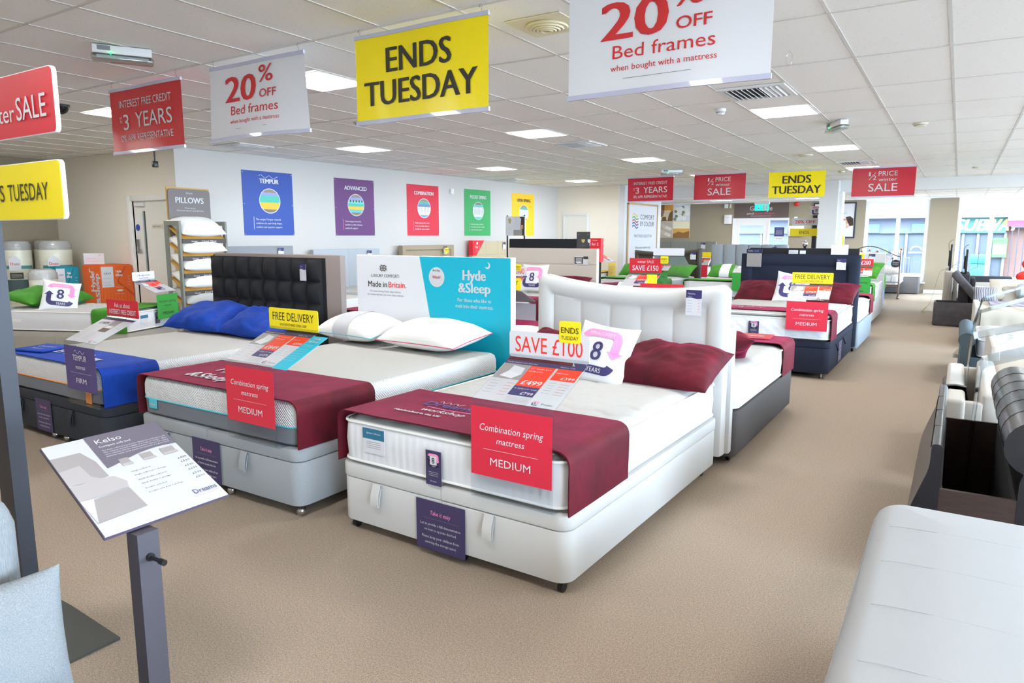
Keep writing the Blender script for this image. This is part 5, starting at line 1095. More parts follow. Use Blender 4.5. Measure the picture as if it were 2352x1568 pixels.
for k in range(5):
    z = 1.50-.245*k; b = nb(); Mx = Matrix.Translation((0, .02, z)) @ Matrix.Rotation(R(30), 4, 'X'); box(b, .02, .71, 0, .38, 0, .015, Mx); part('shelf', b, RW, rk)
    b = nb(); box(b, .016, .714, -.015, .0, z-.055, z+.012); o = part('shelf_label', b, mat('rack_label', (66, 58, 56), .5), rk); p = Pr(o, (.38, -.0155, z-.034)); p.text(WHITE, PN[k], .05, 0, .026, .24, sh=.2); p.text(WHITE, 'Dreams', -.18, 0, .018, .09, bold=.02); p.flush()
    wx, wy = -9.22-.17, 5.88+.365
    pillow('pillow', (wx+.015, wy, z+.175), (R(27), 0, PI/2), .70, .43, .27, PW if k < 4 else M_MAT, 'white pillow on the rack, %s shelf from the top' % ('first', 'second', 'third', 'fourth', 'lowest')[k], group='pillows on the grey rack', seed=30+k, wr=.003, flat=.75)

# ------------------------------------------------------------------ hanging banners
BAR = mat('banner_rail', (190, 192, 214), .25, coat=.4)
def banner(x, y, ztop, w, h, m, label, draw, curve=0, flare=0, group='sale banners hanging from the ceiling', yaw=0, hooks=True):
    t = thing('hanging_banner', label, 'banner', (x, y, ztop), yaw, group)
    W = lambda a, q: -(curve*math.sin((a/w+.5)*PI)*(-q/h) + .004*math.sin(a*9))
    b = nb(); N = 16; K = 10; gl = mat('', (0, 0, 0)) if False else None
    V = {}
    for s, off in ((0, 0), (1, .002)):
        for i in range(N+1):
            for k in range(K+1):
                a = -w/2+w*i/N; q = -h*k/K; aa = a*(1+flare*k/K); V[s, i, k] = b.verts.new((aa, W(a, q)*1+off, q))
    for i in range(N):
        for k in range(K):
            b.faces.new((V[0, i, k], V[0, i+1, k], V[0, i+1, k+1], V[0, i, k+1])); b.faces.new((V[1, i, k], V[1, i, k+1], V[1, i+1, k+1], V[1, i+1, k]))
    part('sheet', b, m, t, True)
    for q in (0, -h):
        b = nb(); f = 1+flare*(-q/h); pts = [(-w/2*f-.005+(w*f+.01)*i/12, W(-w/2+w*i/12, q)+.001, q) for i in range(13)]; 
        loft(b, [[(px, py-.008, pz-.018), (px, py+.008, pz-.018), (px, py+.008, pz+.006), (px, py-.008, pz+.006)] for px, py, pz in pts]); part('rail', b, BAR, t, True)
    p = Pr(t, (0, -.0, 0), gap=.0015, warp=lambda a, q: -W(a, q)); draw(p); p.flush()
    if hooks:
        for sx in (-1, 1):
            b = nb(); xx = sx*(w/2-.04); tube(b, [(xx, 0, -.02), (xx, 0, .02), (xx-.012, 0, .035), (xx-.02, 0, CEIL-ztop-.02), (xx-.008, 0, CEIL-ztop-.004), (xx+.004, 0, CEIL-ztop-.02)], .0018, 5); part('hook', b, CHROME, t, True)
    return t
B_RED = mat('banner_red', (196, 38, 46), .22, bump=.15, scale=4, dist=.03); B_YEL = mat('banner_yellow', (250, 228, 10), .25, bump=.15, scale=5, dist=.03); B_WHT = mat('banner_white', (224, 225, 231), .3); B_CRM = mat('banner_crimson', (190, 24, 48), .3)
def d_years(p): p.text(LINE, 'INTEREST FREE CREDIT', 0, -.155, .062, .74); p.text(LINE, '3', -.285, -.335, .13, .075, bold=.005); p.text(LINE, 'YEARS', .11, -.325, .125, .52, bold=.012); p.text(LINE, 'UP', -.36, -.245, .022, .03); p.text(LINE, 'TO', -.36, -.275, .022, .03); p.text(LINE, '0% APR REPRESENTATIVE', 0, -.43, .058, .74)
def d_20(p): p.text(REDT, '20', -.15, -.262, .185, .34, bold=.05); p.text(REDT, '%', .13, -.155, .12, .15, bold=.02); p.text(REDT, 'OFF', .155, -.26, .058, .17, bold=.03); p.text(REDT, 'Bed frames', .0, -.355, .066, .52); p.text(REDT, 'when bought with a mattress', .0, -.415, .03, .54); p.lines(GREYT, -.2, .15, [-.455], .002)
def d_ends(p): p.text(DARK, 'ENDS', .0, -.235, .150, .50, bold=.04); p.text(DARK, 'TUESDAY', .0, -.425, .150, .86, bold=.04)
def d_half(p):
    p.text(LINE, '1', -.22, -.15, .075, .03); p.text(LINE, '2', -.14, -.215, .075, .05); p.poly(LINE, [(-.235, -.22), (-.225, -.22), (-.12, -.09), (-.13, -.09)], 2)
    p.text(LINE, 'PRICE', .07, -.155, .085, .30); p.text(LINE, 'winter', .07, -.245, .06, .29); p.text(LINE, 'SALE', -.0, -.42, .14, .46, bold=.005)
banner(-5.70, 3.40, 2.765, 1.0, .51, B_RED, 'red banner offering 3 YEARS interest free credit, nearest row', d_years, curve=.0)
banner(-4.31, 3.40, 2.775, 1.0, .51, B_WHT, 'white 20% OFF banner hanging between the red and yellow ones', d_20, curve=.05, flare=.07)
banner(-2.82, 3.40, 2.785, 1.01, .515, B_YEL, 'large yellow ENDS TUESDAY banner in the nearest row', d_ends, curve=.0)
banner(-1.29, 3.40, 2.785, 1.02, .515, B_WHT, 'large white 20% OFF banner at the top of the view', d_20, curve=.02)
banner(-5.58, 14.23, 2.78, 1.0, .50, B_CRM, 'small far red banner offering 3 YEARS credit', d_years)
banner(-4.13, 14.23, 2.785, 1.02, .51, B_CRM, 'far crimson half price banner left of the yellow one', d_half)
banner(-2.68, 14.23, 2.775, 1.0, .50, B_YEL, 'far yellow ENDS TUESDAY banner by the column', d_ends)
banner(-1.23, 14.23, 2.765, 1.0, .51, B_CRM, 'far crimson half price banner beside the shop window', d_half)
# ------------------------------------------------------------------ ceiling fittings
def emlight(x, y, rz, l, label, zt=CEIL, sign=False):
    t = thing('emergency_light', label, 'emergency light', (x, y, zt), rz); b = nb(); rbox(b, -l/2, l/2, -.045, .045, -.06, -.004, .006, 2); part('body', b, WHITEM, t, True)
    b = nb(); rbox(b, -l/2-.01, l/2+.01, -.055, .055, -.105, -.06, .015, 3); part('lens', b, plastic_clear('frosted_lens', (225, 230, 228), .12), t, True); b = nb(); rbox(b, -l/2+.02, l/2-.02, -.02, .02, -.085, -.062, .004, 1); part('tube', b, WHITE, t); b = nb(); sphere(b, (-l*.2, -.058, -.06), .006, 8); part('led', b, mat('green_led', (20, 255, 110), .3, emit=6), t); b = nb(); box(b, -l*.42, -l*.2, -.0465, -.0455, -.04, -.01); part('rating_label', b, GREYT, t)
emlight(-4.98, 2.84, R(60), .36, 'white emergency light fitting with green lamp, top left')
emlight(-4.86, 13.5, R(30), .40, 'small emergency light above the far red banner')
emlight(-1.28, 8.90, R(-60), .40, 'emergency light between two ceiling panels on the right')
t = thing('exit_sign', 'illuminated green exit sign hanging before the exit doors', 'exit sign', (-4.62, 20.0, LOW)); b = nb(); cyl(b, (-.12, 0, -.12), .004, .12, 6); part('rod', b, CHROME, t); b = nb(); cyl(b, (.12, 0, -.12), .004, .12, 6); part('rod', b, CHROME, t); b = nb(); rbox(b, -.2, .2, -.03, .03, -.17, -.10, .006, 1); part('case', b, WHITEM, t)
b = nb(); box(b, -.19, .19, -.006, .006, -.34, -.17); part('legend', b, mat('exit_green', (20, 190, 160), .4, emit=1.2), t); p = Pr(t, (0, -.0065, -.34)); p.rect(WHITE, -.09, .05, -.075, .14); p.poly(WHITE, [(-.12, .08), (-.0825, .03), (-.045, .08)]); p.rect(WHITE, .03, .02, .14, .15); p.circ(mat('exit_green', (20, 190, 160)), .085, .12, .014, 3); p.band(mat('exit_green', (20, 190, 160)), [(.085, .11), (.08, .07), (.1, .03)], .015, 3); p.flush()
t = thing('camera_dome', 'black dome security camera on the ceiling at the left', 'security camera', (-7.65, 3.70, CEIL)); b = nb(); cyl(b, (0, 0, -.02), .075, .02, 20); part('base', b, BLACKP, t, True); b = nb(); lathe(b, (0, 0, -.02), [(.068, 0), (.062, -.025), (.045, -.05), (.02, -.066), (.002, -.07)], 20); part('dome', b, mat('dome_black', (20, 18, 18), .08), t, True)
t = thing('ceiling_mic', 'small black device hanging below the red 3 YEARS banner', 'sensor', (-8.75, 5.3, CEIL)); b = nb(); cyl(b, (0, 0, -.34), .010, .34, 8); rbox(b, -.03, .03, -.03, .03, -.42, -.34, .01, 2); part('body', b, BLACKP, t, True)
t = thing('ceiling_diffuser', 'round cream ceiling diffuser left of the large white banner', 'vent', (-2.25, 3.95, CEIL)); b = nb(); box(b, -.19, .19, -.19, .19, -.006, 0); part('plate', b, mat('diffuser_cream', (226, 218, 190), .5), t)
for k, (r, z) in enumerate(((.125, -.015), (.10, -.024), (.078, -.030), (.056, -.034), (.034, -.037))):
    b = nb(); tube(b, [(r*math.cos(2*PI*q/28), r*math.sin(2*PI*q/28), z) for q in range(28)], .008, 6, True); part('ring', b, mat('diffuser_cream', (226, 218, 190), .5), t, True)
b = nb(); lathe(b, (0, 0, 0), [(.125, -.004), (.12, -.018), (.03, -.03), (.001, -.03)], 28); part('cone', b, mat('diffuser_cream', (226, 218, 190), .5), t, True)
def det(x, y, r, h, m, label, z=CEIL):
    t = thing('smoke_detector', label, 'smoke detector', (x, y, z)); b = nb(); lathe(b, (0, 0, 0), [(r, 0), (r, -h*.35), (r*.8, -h*.5), (r*.78, -h*.8), (r*.5, -h), (.001, -h)], 20); part('body', b, m, t, True); b = nb(); lathe(b, (0, 0, 0), [(r*.79, -h*.5), (r*.81, -h*.6), (r*.79, -h*.7)], 20); part('slots', b, GREYT, t, True)
det(-2.17, 7.40, .055, .06, WHITEM, 'white smoke detector near the slatted vent'); CR = mat('plastic_cream', (222, 214, 190), .5)
det(-.49, 9.55, .08, .035, CR, 'cream disc detector on the right of the ceiling'); det(-2.19, 12.22, .11, .03, CR, 'wide cream disc on the ceiling above the yellow far banner'); det(.16, 16.0, .07, .03, CR, 'small cream disc on the ceiling near the beam'); det(-5.9, 6.1, .10, .03, mat('plastic_greywhite', (200, 196, 192), .5), 'pale round plate on the ceiling behind the yellow banner'); det(-2.1, 15.6, .07, .04, CR, 'cream detector above the far yellow banner edge')
t = thing('wire_hook', 'thin wire hook hanging from the ceiling right of the banner', 'hook', (-1.12, 5.42, CEIL)); b = nb(); tube(b, [(.02*math.cos(2*PI*k/16), 0, -.05+.05*math.sin(2*PI*k/16)) for k in range(16)], .0018, 5, True); part('wire', b, CHROME, t, True)

# ------------------------------------------------------------------ back wall things
t = thing('colour_panel', 'tall white COMFORT BY COLOUR panel in a wooden frame', 'sign', (-7.29, 18.13, 0), PI/2); b = nb()
for s in ((-1.07, -1.02, .3, 2.42), (1.0, 1.05, .3, 2.42), (-1.07, 1.05, 2.37, 2.42), (-1.07, 1.05, .25, .3)): box(b, s[0], s[1], -.03, 0, s[2], s[3])
part('frame', b, mat('frame_oak', (196, 160, 110), .5), t); b = nb(); box(b, -1.02, 1.0, -.012, 0, .3, 2.37); part('panel', b, WHITE, t)
p = Pr(t, (0, -.013, 0), gap=.001); SL = mat('print_slate', (90, 96, 110), .5); p.text(SL, 'COMFORT', .28, 2.0, .13, 1.0); p.text(SL, 'BY COLOUR', .28, 1.82, .13, 1.0); p.text(GREYT, 'MATTRESS SELECTOR', .02, 1.52, .08, 1.25); p.lines(LINE, -.78, .78, [1.70, 1.44], .006); p.text(GREYT, 'Choose your mattress type', 0, 1.22, .07, 1.1); p.text(GREYT, 'using our colour coding system.', 0, 1.08, .07, 1.2)
for k, cc in enumerate(((240, 190, 70), (60, 170, 100), (200, 60, 70), (110, 70, 140), (70, 90, 150))):
    z0 = 2.10-.075*k; p.band(mat('wave_%d' % k, cc, .5), [(-.76+.4*q/12, z0+.035*math.sin(q/12*2*PI)) for q in range(13)], .035)
p.flush()
t = thing('farm_picture', 'four panel picture of sheep cotton and sunlit field', 'picture', (-7.96, 22.38, 1.50)); b = nb(); rbox(b, -.56, .56, 0, .02, 0, 1.06, .003, 1); part('canvas', b, mat('picture_edge', (225, 215, 200), .6), t)
p = Pr(t, (0, -.0005, 0), gap=.0015); ms = lambda n, c: mat('pict_'+n, c, .6)
p.rect(ms('brown', (120, 92, 50)), -.56, .54, -.01, 1.06); p.rect(ms('amber', (220, 150, 60)), -.3, .86, -.01, 1.06, 2); p.poly(ms('wool', (225, 205, 175)), [(-.45, .75), (-.3, .88), (-.14, .9), (-.06, .86), (-.12, .8), (-.16, .68), (-.18, .56), (-.22, .56), (-.24, .68), (-.36, .68), (-.38, .56), (-.42, .56)], 3); p.poly(ms('wool2', (150, 115, 85)), [(-.56, .75), (-.42, .95), (-.3, .85), (-.34, .7), (-.48, .66)], 4)
p.rect(ms('sky', (226, 230, 232)), .01, .54, .56, 1.06)
for k in range(16): p.circ(ms('bloom', (246, 246, 240)) if k % 3 else ms('leaf', (140, 135, 110)), .06+.44*((k*37) % 17)/17, .6+.4*((k*23) % 13)/13, .05+.02*(k % 3), 2+k*.4, 12)
p.rect(ms('egg', (200, 185, 165)), -.56, 0, -.01, .52)
for k in range(22): p.circ(ms('egg2', (236, 228, 215)) if k % 2 else ms('egg3', (214, 200, 182)), -.52+.46*((k*29) % 19)/19, .05+.42*((k*17) % 23)/23, .055, 2+k*.4, 14)
p.rect(ms('sun', (250, 238, 205)), .01, .3, .56, .52); p.rect(ms('gold', (222, 170, 90)), .01, 0, .56, .3); p.poly(ms('soil', (150, 105, 55)), [(.01, 0), (.56, 0), (.56, .22), (.35, .16), (.2, .2), (.01, .12)], 2); p.flush()
t = thing('goodbye_sign', 'brown Goodbye sign above the exit doors', 'sign', (-5.19, 22.38, 2.11)); b = nb(); rbox(b, -.80, .80, 0, .02, 0, .43, .002, 1); part('board', b, mat('sign_mocha', (96, 82, 78), .6), t); p = Pr(t, (0, -.0005, 0), gap=.0015); p.text(WHITE, 'Goodbye', -.0, .22, .14, .66, bold=.02); p.text(WHITE, 'and', -.32, .10, .07, .2); p.text(mat('print_rose', (225, 70, 110), .5), 'sweet dreams', .10, .10, .07, .6, sh=.2); p.lines(LINE, -.3, .3, [.05], .01); p.flush()
t = thing('framed_poster', 'black framed poster of a sleeping couple behind the column', 'poster', (-3.0, 22.38, 1.50)); b = nb()
for s in ((-.70, -.66, 0, 1.02), (.40, .44, 0, 1.02), (-.66, .40, 0, .04), (-.66, .40, .98, 1.02)): box(b, s[0], s[1], -.01, .02, s[2], s[3])
part('frame', b, mat('frame_navy', (48, 52, 66), .5), t); b = nb(); box(b, -.66, .40, 0, .018, .04, .98); part('print', b, WHITE, t)
p = Pr(t, (0, -.0005, 0), gap=.0015); SK1, SK2 = ms('skin', (214, 165, 140)), ms('skin2', (196, 140, 115)); HR = ms('hair', (50, 36, 32))
p.rect(LINE, -.66, .04, .40, .2); p.poly(SK1, [(-.2, .12), (.1, .2), (.34, .36), (.36, .42), (.1, .3), (-.1, .24)], 2); p.circ(SK2, .12, .46, .13, 3, 20, ry=.10); p.circ(SK1, .10, .33, .13, 4, 20, ry=.09); p.poly(HR, [(.18, .60), (.3, .62), (.38, .55), (.39, .36), (.30, .34), (.24, .45)], 5); p.circ(SK2, -.02, .40, .07, 4, 16); p.band(HR, [(.04, .40), (.10, .41)], .008, 6); p.text(PINK, 'ell', .03, .85, .09, .12, sh=.2); p.lines(GREYT, -.1, .2, [.74, .69], .008); p.flush()
def wallbox(x, z, w_, h_, m, label, cat='wall box', d=.06, name='wall_box', y=22.4):
    t = thing(name, label, cat, (x, y, z)); b = nb(); rbox(b, -w_/2, w_/2, -d, 0, 0, h_, .006, 2); part('case', b, m, t, True); return t
wallbox(-6.24, 2.42, .12, .13, WHITEM, 'small white alarm box left of the Goodbye sign'); wallbox(-6.12, 2.42, .05, .13, CR, 'narrow cream sensor beside the alarm box')
t = wallbox(-6.17, 1.93, .22, .28, WHITEM, 'white junction box at the corner of the exit doors', d=.08)
for x in (-.05, 0, .05):
    b = nb(); cyl(b, (x, -.085, .2), .008, .01, 8, 'y'); part('screw', b, GREYT, t)
t = thing('alarm_sounder', 'round red fire alarm sounder right of the Goodbye sign', 'fire alarm', (-4.17, 22.4, 2.50)); b = nb(); lathe(b, (0, 0, 0), [(.07, 0), (.07, .04), (.045, .055), (.03, .075), (.001, .08)], 20); o = part('sounder', b, mat('alarm_red', (215, 50, 40), .4), t, True); o.rotation_euler = (R(90), 0, 0)
wallbox(-4.18, 2.03, .10, .10, WHITEM, 'white square switch plate under the red alarm', d=.015); t = wallbox(-4.14, 1.56, .42, .30, WHITEM, 'white control box with blue display right of the doors', d=.1); p = Pr(t, (0, -.1005, 0), gap=.001); p.rect(mat('display_blue', (140, 155, 210), .4), -.16, .04, .06, .2); p.flush()
wallbox(-4.25, 1.02, .09, .10, WHITEM, 'lower white socket plate beside the exit doors', d=.015); t = wallbox(-4.10, 1.02, .09, .12, CR, 'cream thermostat beside the exit doors', d=.02); p = Pr(t, (0, -.0205, 0), gap=.001); p.rect(DARK, -.025, .08, .025, .095); p.flush()
t = thing('door_notice', 'navy and white opening notice on the glass beside the door', 'notice', (-4.63, 22.40, 1.42)); b = nb(); box(b, -.14, .14, 0, .004, 0, .40); part('card', b, WHITE, t); p = Pr(t, (0, -.0005, 0), gap=.001); p.rect(mat('print_midblue', (44, 52, 110), .5), -.14, .13, .14, .40); p.lines(WHITE, -.1, .1, [.35, .3, .27, .24, .21, .18], .006, 3); p.text(DARK, 'Dreams', 0, .05, .035, .16); p.flush()
t = thing('post_sign', 'dark upright post with number 8, 20% OFF and ENDS boards beside the column', 'sign stand', (-3.02, 18.6, 0)); b = nb(); box(b, -.05, .05, -.02, .02, 0, 2.1); box(b, -.25, .25, -.2, .2, 0, .012); part('post', b, BLACKM, t)
for z, h_, m, s, tm, x0, x1 in ((1.93+.13, .22, WHITE, '8', NAVY, -.14, .4), (1.72+.10, .17, LINE, '20% OFF', REDT, -.52, .1), (1.44+.12, .18, YEL, 'ENDS', DARK, -.56, .1)):
    b = nb(); box(b, x0, x1, -.035, -.028, z, z+h_); o = part('sign_board', b, m, t); p = Pr(o, (0, -.0355, z), gap=.0012)
    if s == '8': badge8(p, .02, h_/2, h_*.9)
    else: p.text(tm, s, (x0+x1)/2 if s != '20% OFF' else -.22, h_*.28, h_*.45, .46 if s != 'ENDS' else .22, bold=.03 if s != 'ENDS' else 0)
    p.flush()
t = thing('window_leaflet', 'white board edge standing right of the column', 'sign', (-2.36, 18.502, 1.2)); b = nb(); box(b, -.02, .04, 0, .006, .15, .72); part('card', b, WHITE, t); b = nb(); box(b, -.04, .02, -.002, 0, .13, .35); part('yellow_card', b, YEL, t)
# brass bed end and far seats
BRS = mat('antique_nickel', (150, 135, 125), .2, 1); t = thing('metal_bedstead', 'arched metal bed end with ball joints near the left shop window', 'bed frame', (-1.90, 19.9, 0))
b = nb(); tube(b, [(.70, 0, 0.02), (.70, 0, 1.20)], .022, 10); sphere(b, (.70, 0, .03), .035); sphere(b, (.70, 0, 1.235), .03); part('post', b, BRS, t, True); b = nb(); tube(b, [(-.70, 0, 0.02), (-.70, 0, 1.20)], .022, 10); sphere(b, (-.70, 0, .03), .035); sphere(b, (-.70, 0, 1.235), .03); part('post', b, BRS, t, True)
az = lambda x: 1.05+.25*math.cos(min(1, abs(x)/.70)*PI/2)**1.5
b = nb(); tube(b, [(-.70+1.4*k/24, 0, az(-.70+1.4*k/24)) for k in range(25)], .013, 8); part('arch', b, BRS, t, True); b = nb(); tube(b, [(-.7, 0, .42), (.7, 0, .42)], .010, 8); part('rail', b, BRS, t, True); b = nb(); tube(b, [(-.7, 0, .30), (.7, 0, .30)], .010, 8); part('rail', b, BRS, t, True)
for k in range(-3, 4):
    x = k*.175; b = nb(); tube(b, [(x, 0, .42), (x, 0, az(x))], .007, 6); part('spindle', b, BRS, t, True); b = nb(); sphere(b, (x, 0, az(x)-.10), .026, 10); part('knuckle', b, mat('copper_knuckle', (165, 110, 95), .3, .8), t, True)
b = nb()
for k in range(-3, 3): tube(b, [(k*.175+.175*q/6, 0, az(k*.175+.175*q/6)-.10-.05*math.sin(q/6*PI)) for q in range(7)], .003, 5)
part('wire_swag', b, BRS, t, True)
for y in (0, 1.9):
    pass
b = nb(); rbox(b, -.69, .69, .03, 2.0, .28, .34, .01, 1); part('side_frame', b, BRS, t)
mattress((-1.90, 19.98, 0), 0, 1.36, 1.95, .345, .56, 'white mattress on the metal bedstead', 'plain'); pillow('pillow', (-1.55, 20.25, .68), (R(14), 0, R(8)), .7, .45, .24, fabric('taupe_linen', (196, 188, 184), 8, 300), 'oatmeal pillow on the metal bedstead', seed=41); pillow('square_cushion', (-1.72, 20.6, .92), (R(60), R(20), 0), .42, .42, .12, fabric('mauve_linen', (160, 146, 144), 8, 300), 'mauve cushion leaning on the metal bedstead pillow', 'cushion', seed=42)
t = thing('round_tag', 'black round tag with white writing on the metal bed post', 'price tag', (-1.30, 19.86, .88)); b = nb(); cyl(b, (0, 0, 0), .10, .006, 28, 'y'); part('disc', b, mat('tag_black', (44, 40, 40), .5), t, True); p = Pr(t, (0, -.0005, 0), gap=.001); p.text(WHITE, 'Dream', 0, .01, .035, .13, sh=.3); p.text(WHITE, 'workshop', 0, -.03, .02, .12); p.flush()
t = thing('storage_ottoman', 'dark grey storage ottoman with white top under the window', 'ottoman', (-1.25, 21.85, 0)); b = nb(); rprism(b, -.75, .42, 0, .45, .02, .46, .05, .015); part('body', b, fabric('slate_fabric', (118, 116, 118), 10, 400), t, True); b = nb(); rprism(b, -.76, .43, -.01, .46, .46, .54, .05, .03); part('lid', b, mat('lid_white', (225, 232, 236), .6), t, True); p = Pr(t, (0, -.001, 0)); p.rect(NAVY, .0-.16, .34, -.02, .43); p.rect(ORNG, -.16, .27, -.02, .34); p.rect(WHITE, -.16, .22, -.02, .27); p.flush()
# ------------------------------------------------------------------ right hand row
def stand(x, y, kz, label, lean=.05, run=.40, rise=.17, foot=.24, w=.38, strip=False, hdr=0, hm=None):
    """clear floor standing price holder; local +y runs away from the aisle"""
    t = thing('floor_price_stand', label, 'sign stand', (x, y, 0), -PI/2, 'clear floor standing price holders')
    b = nb(); path = [(foot*.9, .004), (0, .004), (-.0, .004), (-foot*.2, .02)]
    sheet(b, [(foot, .002), (-.02, .002), (-.03, .008), (-.02, .02), (.09, .16), (.11, .20), (.11+lean, kz-.03), (.12+lean, kz-.01), (.14+lean, kz), (.11+lean+run, kz+rise)], w, .006); part('acrylic_sheet', b, plastic_clear('thick_acrylic', (238, 243, 246), .13), t)
    if strip: b = nb(); Mx = Matrix.Rotation(R(51), 4, 'X'); box(b, -w/2, w/2, .0, .13, .022, .024, Mx); o = part('yellow_label', b, YEL, t)
    if hdr: b = nb(); box(b, -w/2, w/2, .11+lean+run, .113+lean+run, kz+rise, kz+rise+hdr); part('header_strip', b, hm or mat('header_mauve', (170, 110, 125), .4), t)
    return t
# leather sleigh footboard that houses a screen
LEA = mat('black_brown_leather', (26, 23, 27), .32, bump=.12, scale=60, coat=.08); WAL = mat('walnut_board', (58, 38, 30), .5, col2=(40, 26, 22), scale=14, stretch=(1, .1, 6)); DKI = mat('dark_lining', (22, 20, 20), .8)
t = thing('leather_storage_footboard', 'black leather scroll ended bed foot with open storage box', 'bed frame', (0, 3.42, 0)); L = 1.45
def prof(ps): return ps
outer = [(-.12, .03), (-.115, .20), (-.10, .34), (-.065, .46), (-.035, .56), (-.03, .655), (-.02, .668), (0, .668), (.012, .655), (.012, .03)]
outer0 = outer
def cr(P, n=5):
    out = []
    for i in range(len(P)-1):
        a, b_, c, d = P[max(i-1, 0)], P[i], P[i+1], P[min(i+2, len(P)-1)]
        for k in range(n):
            s = k/n; out.append(tuple(.5*(2*b_[q]+(c[q]-a[q])*s+(2*a[q]-5*b_[q]+4*c[q]-d[q])*s*s+(3*b_[q]-a[q]-3*c[q]+d[q])*s**3) for q in (0, 1)))
    return out+[P[-1]]
b = nb(); extr(b, cr(outer[:-1])+[outer[-1]], 0, L); part('outer_panel', b, LEA, t, True)
for k in range(1, 4):
    b = nb(); y = L*k/4; tube(b, [(x-.0015, y, z) for x, z in cr(outer[4:8])], .002, 5); part('stitch_seam', b, BLACKP, t)
sc = []; cx, cz, r = .335, .70, .115
for k in range(20): a = R(250-k*16); sc.append((cx+r*math.cos(a), cz+r*math.sin(a)))
inner = [(.285, .03), (.285, .55)] + sc + [(.375, .58), (.37, .5), (.36, .3), (.36, .03)]
b = nb(); extr(b, inner, 0, L); part('scroll_panel', b, LEA, t, True)
for k in range(1, 6):
    b = nb(); y = L*k/6; tube(b, [(x, y, z) for x, z in [(cx+(r+.0005)*math.cos(R(250-q*16)), cz+(r+.0005)*math.sin(R(250-q*16))) for q in range(18)]], .0018, 5); part('stitch_seam', b, BLACKP, t)
for y in (0, L-.03):
    b = nb(); box(b, .012, .285, y+.002, y+.022, .03, .475); part('end_board', b, WAL, t)
b = nb(); box(b, .012, .285, .01, L-.01, .03, .04); part('box_floor', b, DKI, t); b = nb(); box(b, .27, .284, .02, L-.03, .03, .47); part('lining', b, DKI, t); b = nb(); box(b, .013, .02, .02, L-.03, .03, .47); part('lining', b, DKI, t)
b = nb(); box(b, .37, 2.3, .04, L-.04, .12, .30); part('side_rails', b, LEA, t)
for y in (.3, .5, .75):
    b = nb(); cyl(b, (.021, y, .25), .008, .006, 10, 'x'); part('dowel_pin', b, mat('pin_cream', (210, 200, 180), .5), t)
mattress((.38, 3.42+L/2, 0), -PI/2, 1.35, 1.9, .30, .52, 'cream covered mattress behind the leather bed foot')
t = thing('caution_label', 'yellow warning label lying inside the open leather storage box', 'label', (.15, 3.75, .045), R(20)); b = nb(); Mx = Matrix.Rotation(R(40), 4, 'X'); box(b, -.10, .10, 0, .10, 0, .004, Mx); o = part('label', b, YEL, t); p = Pr(t, (0, 0, .006), (1, 0, 0), (0, math.cos(R(40)), math.sin(R(40)))); p.text(DARK, 'FOOT', 0, .03, .04, .15, bold=.03); p.flush()
stand(.02, 4.42, .90, 'tall clear stand rising from the leather bed foot', lean=.02, run=.42, rise=.15)
# cream suede screen footboard
CRV = fabric('cream_velvet', (190, 184, 176), 6, 500, .1, sheen=.2)
t = thing('cream_footboard', 'cream suede bed foot with narrow slot for a screen', 'bed frame', (0, 5.0, 0)); L = 1.5
b = nb(); rbox(b, .00, .11, 0, L, .04, .56, .025, 3); part('outer_panel', b, CRV, t, True); b = nb(); rbox(b, .19, .30, .05, L, .04, .60, .025, 3); part('inner_panel', b, CRV, t, True); b = nb(); rbox(b, .10, .2, .04, .12, .05, .54, .01, 2); part('end_panel', b, CRV, t, True); b = nb(); rbox(b, .10, .2, L-.1, L-.02, .05, .54, .01, 2); part('end_panel', b, CRV, t, True)
b = nb(); box(b, .29, 2.2, .06, L-.06, .10, .32); part('side_rails', b, CRV, t)
mattress((.32, 5.78, 0), -PI/2, 1.38, 1.9, .33, .52, 'cream draped mattress behind the cream suede bed foot')
t = thing('black_strap', 'black strap hanging over the cream suede bed foot', 'strap', (0, 5.35, 0)); b = nb(); pts = [(-.02, .05), (-.025, .3), (-.015, .54), (.0, .575), (.05, .582), (.11, .575), (.125, .5), (.125, .46)]; loft(b, [[(x, y, z) for x, z in pts] + [(x+.004, y, z+.004) for x, z in pts[::-1]] for y in (0, .05)]); part('strap', b, BLACKP, t)
b = nb(); rbox(b, -.045, -.01, -.02, .22, .02, .42, .01, 2); part('pouch', b, BLACKF, t, True)
stand(.0, 5.82, .87, 'clear floor stand rising behind the cream suede bed foot', lean=.02, run=.46, rise=.13)
# slate scroll footboard
TS = fabric('slate_blue_linen', (86, 101, 109), 10, 400); t = thing('scroll_footboard', 'slate blue linen scroll topped bed foot beyond the cream one', 'bed frame', (.06, 8.55, 0)); L = 1.5
cx, cz, r = .085, .49, .072; sc = [(cx+r*math.cos(R(235-k*14.5)), cz+r*math.sin(R(235-k*14.5))) for k in range(21)]
b = nb(); extr(b, [(.035, .03), (.04, .42)]+sc+[(.128, .42), (.135, .03)], 0, L); part('scroll_panel', b, TS, t, True); b = nb(); box(b, .13, 2.2, .05, L-.05, .10, .30); part('side_rails', b, TS, t)
b = nb(); tube(b, [(x, 0, z) for x, z in sc], .004, 5); part('piping', b, TS, t, True)
LIL = fabric('lilac_grey_velvet', (140, 136, 152), 8, 200, .1, sheen=.2); CRC = fabric('cream_cotton', (184, 176, 164), 6, 300, .1)
mattress((.25, 9.3, 0), -PI/2, 1.38, 1.9, .31, .50, 'white mattress under the lilac cover')
t = thing('bed_cover', 'cream cover on the bed behind the cream suede bed foot', 'bedspread', (1.25, 6.9, 0)); b = nb(); rbox(b, -.93, 1.1, -.68, .72, .28, .50, .04, 3); part('cover', b, CRC, t, True)
runner((.80, 7.0, 0), -PI/2, 1.43, .28, .52, .9, LIL, 'lilac grey throw across the cream covered bed', seed=3)
